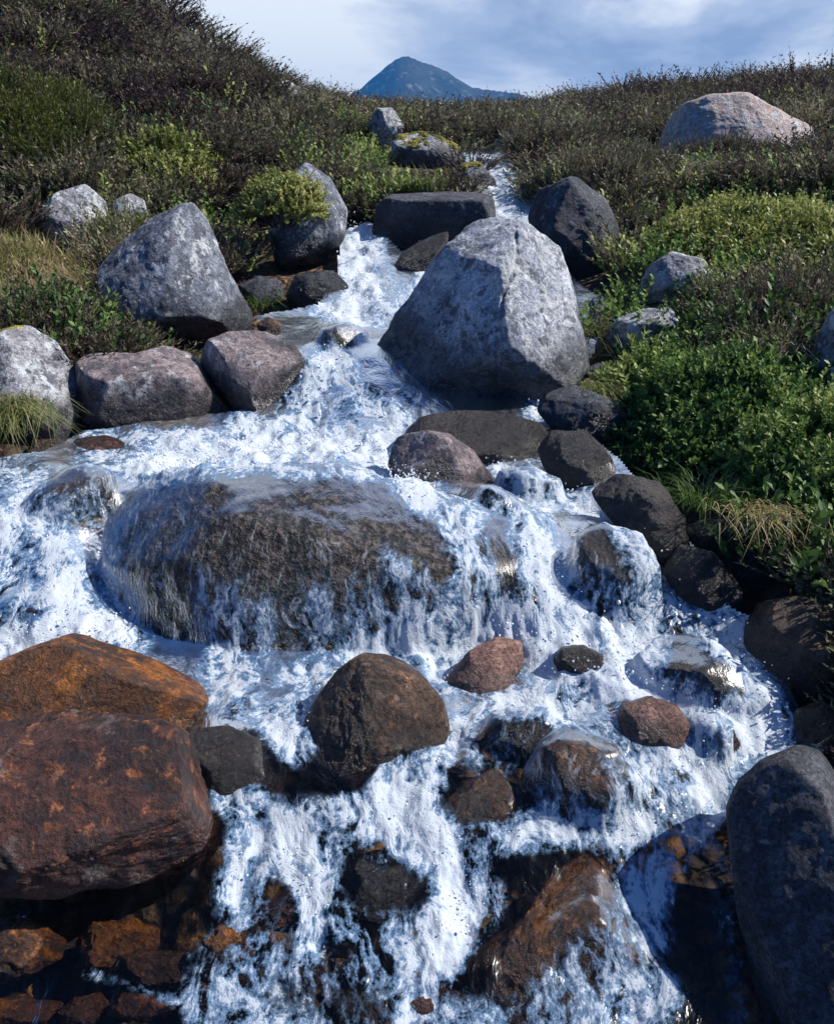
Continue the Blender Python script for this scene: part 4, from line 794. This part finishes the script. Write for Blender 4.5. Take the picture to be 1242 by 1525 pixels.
bush('yellow green leafy bush above the pale boulder on the right bank', 1110, 365, 5.55, .42, .16, 'yellow', 150, .66, seed=8, ls=.17)
bush('yellow green leafy bush at the right edge under the flat pale stone', 1225, 420, 5.0, .3, .16, 'yellow', 90, .55, seed=9, ls=.17)
bush('yellowish leafy bush on the left hill behind the pyramid boulder', 255, 275, 6.9, .3, .24, 'yellow', 60, .42, seed=10, ls=.2)
bush('dark heather bush standing in front of the pink and white boulder', 1075, 262, 8.3, .4, .2, 'heather', 60, .3, seed=12, ls=.2, tm=HT, name='heather_bush')
bush('dark brown heather bush beside the tall grey boulder on the right', 1140, 525, 4.3, .24, .15, 'heather', 80, .25, seed=13, ls=.15, tm=HT, name='heather_bush')
bush('round brownish heather bush above the dark shaded boulder right of the stream', 905, 290, 7.0, .4, .26, 'heather', 110, .5, seed=14, ls=.22, tm=HT, name='heather_bush')

def tussock(label, px, py, Y, n, L, spread, tint, droop=(.3, 1.0), name='grass_tussock', seed=1, dz=0.0, on=None, az=None, tj=.12):
    rg = np.random.default_rng(seed); c = at(px, py, Y); z0 = (gz(c.x, c.y) if on is None else c.z) + dz
    B = np.column_stack([rg.normal(0, spread, n), rg.normal(0, spread, n), np.zeros(n)])
    if on is None: B[:, 2] = ground_z(B[:, :2] + np.array([c.x, c.y])) - z0 - .01
    a = np.arctan2(B[:, 1], B[:, 0]) + rg.normal(0, .6, n) if az is None else rg.normal(az, .7, n)
    acc = Acc(); blades(acc, B, a, L * rg.uniform(.55, 1.25, n), np.full(n, .0038) * max(1, Y / 3.5), rg.uniform(.05, .45, n), rg.uniform(*droop, n), tint + rg.normal(0, tj, n))
    tag(obj(name, acc.mesh(name, 'grass'), None, (c.x, c.y, z0)), label, 'grass tussock')
D = -math.pi / 2
tussock('straw and green tussock hanging in front of the round lichen boulder at the left edge', 20, 615, 3.42, 700, .22, .055, .66, (.7, 1.6), seed=1, on=1, az=D, tj=.2)
tussock('rusty straw tussock right of the stream head under the heather', 800, 245, 8.6, 420, .42, .13, .82, (.6, 1.4), seed=2, dz=.08)
tussock('pale straw grass drooping over the dark overhung boulder on the right bank', 1125, 765, 2.72, 230, .1, .06, .8, (.6, 1.9), seed=3, on=1, az=D)
tussock('small green and straw tuft on the dark stone right of the thin white stream', 885, 582, 3.85, 220, .13, .03, .62, (.7, 1.6), seed=4, on=1, az=D, tj=.25)
tussock('olive tuft drooping beside the right foot of the pointed boulder', 885, 500, 4.62, 260, .2, .045, .55, (.6, 1.4), seed=5, on=1, az=D)
tussock('fresh green grass tuft at the foot of the bilberry bush on the right bank', 1050, 752, 2.95, 260, .17, .06, .3, (.3, 1.0), seed=6, on=1)
tussock('pale bleached tussock left of the pink and white boulder on the moor', 935, 235, 8.4, 420, .36, .16, .8, (.4, 1.1), seed=7)
tussock('bleached straw tussock on the mossy ledge above the round lichen boulder', 70, 425, 4.75, 1100, .24, .17, .86, (.8, 1.7), seed=8, dz=.06, az=D + .5)
tussock('green tuft beside the pale stone under the leafy boulder', 385, 418, 5.5, 200, .18, .05, .4, (.4, 1.2), seed=9, dz=.05)
tussock('fresh green tuft at the left edge above the bleached tussock', 20, 385, 5.2, 260, .2, .08, .32, (.3, 1.0), seed=10)
tussock('grass growing on top of the dark squared block by the upper cascade', 625, 283, 6.95, 420, .15, .09, .5, (.3, 1.0), seed=11, on=1)

def dead_stem():
    rg = np.random.default_rng(4); c = at(1178, 545, 3.75); acc = Acc(); n = 16; B = rg.normal(0, .012, (n, 3))
    blades(acc, B, rg.normal(-1.9, .6, n), rg.uniform(.08, .2, n), np.full(n, .005), rg.uniform(.3, .9, n), rg.uniform(.6, 1.3, n), np.full(n, .95) + rg.normal(0, .1, n))
    tag(obj('dead_stem', acc.mesh('dead_stem', 'grass'), None, (c.x, c.y, gz(c.x, c.y) + .14)), 'pale dead heather stem hanging beside the tall grey boulder at the right edge', 'dead stem')
dead_stem()

# ------------------------------------------------------------------ air
HAZE = 1
def build_haze():
    zmin = float(G[:, 2].min()) - 1.0; bpy.ops.mesh
    bm = bmesh.new(); bmesh.ops.create_cube(bm, size=1.0); me = bpy.data.meshes.new('haze'); bm.to_mesh(me); bm.free()
    o = obj('haze', me); z1 = 145.0; o.location = (0, 0, (zmin + z1) / 2); o.scale = (3200, 3200, z1 - zmin)
    m = bpy.data.materials.new('haze'); m.use_nodes = True; t = m.node_tree; t.nodes.clear(); out = t.nodes.new('ShaderNodeOutputMaterial')
    v = t.nodes.new('ShaderNodeVolumePrincipled'); v.inputs['Color'].default_value = (0.05, 0.31, 0.74, 1); v.inputs['Density'].default_value = 0.0006; v.inputs['Anisotropy'].default_value = 0.0
    t.links.new(v.outputs[0], out.inputs['Volume']); me.materials.append(m); tag(o, 'thin blue air between here and the far mountain', 'haze', None, 'stuff')
if HAZE: build_haze()
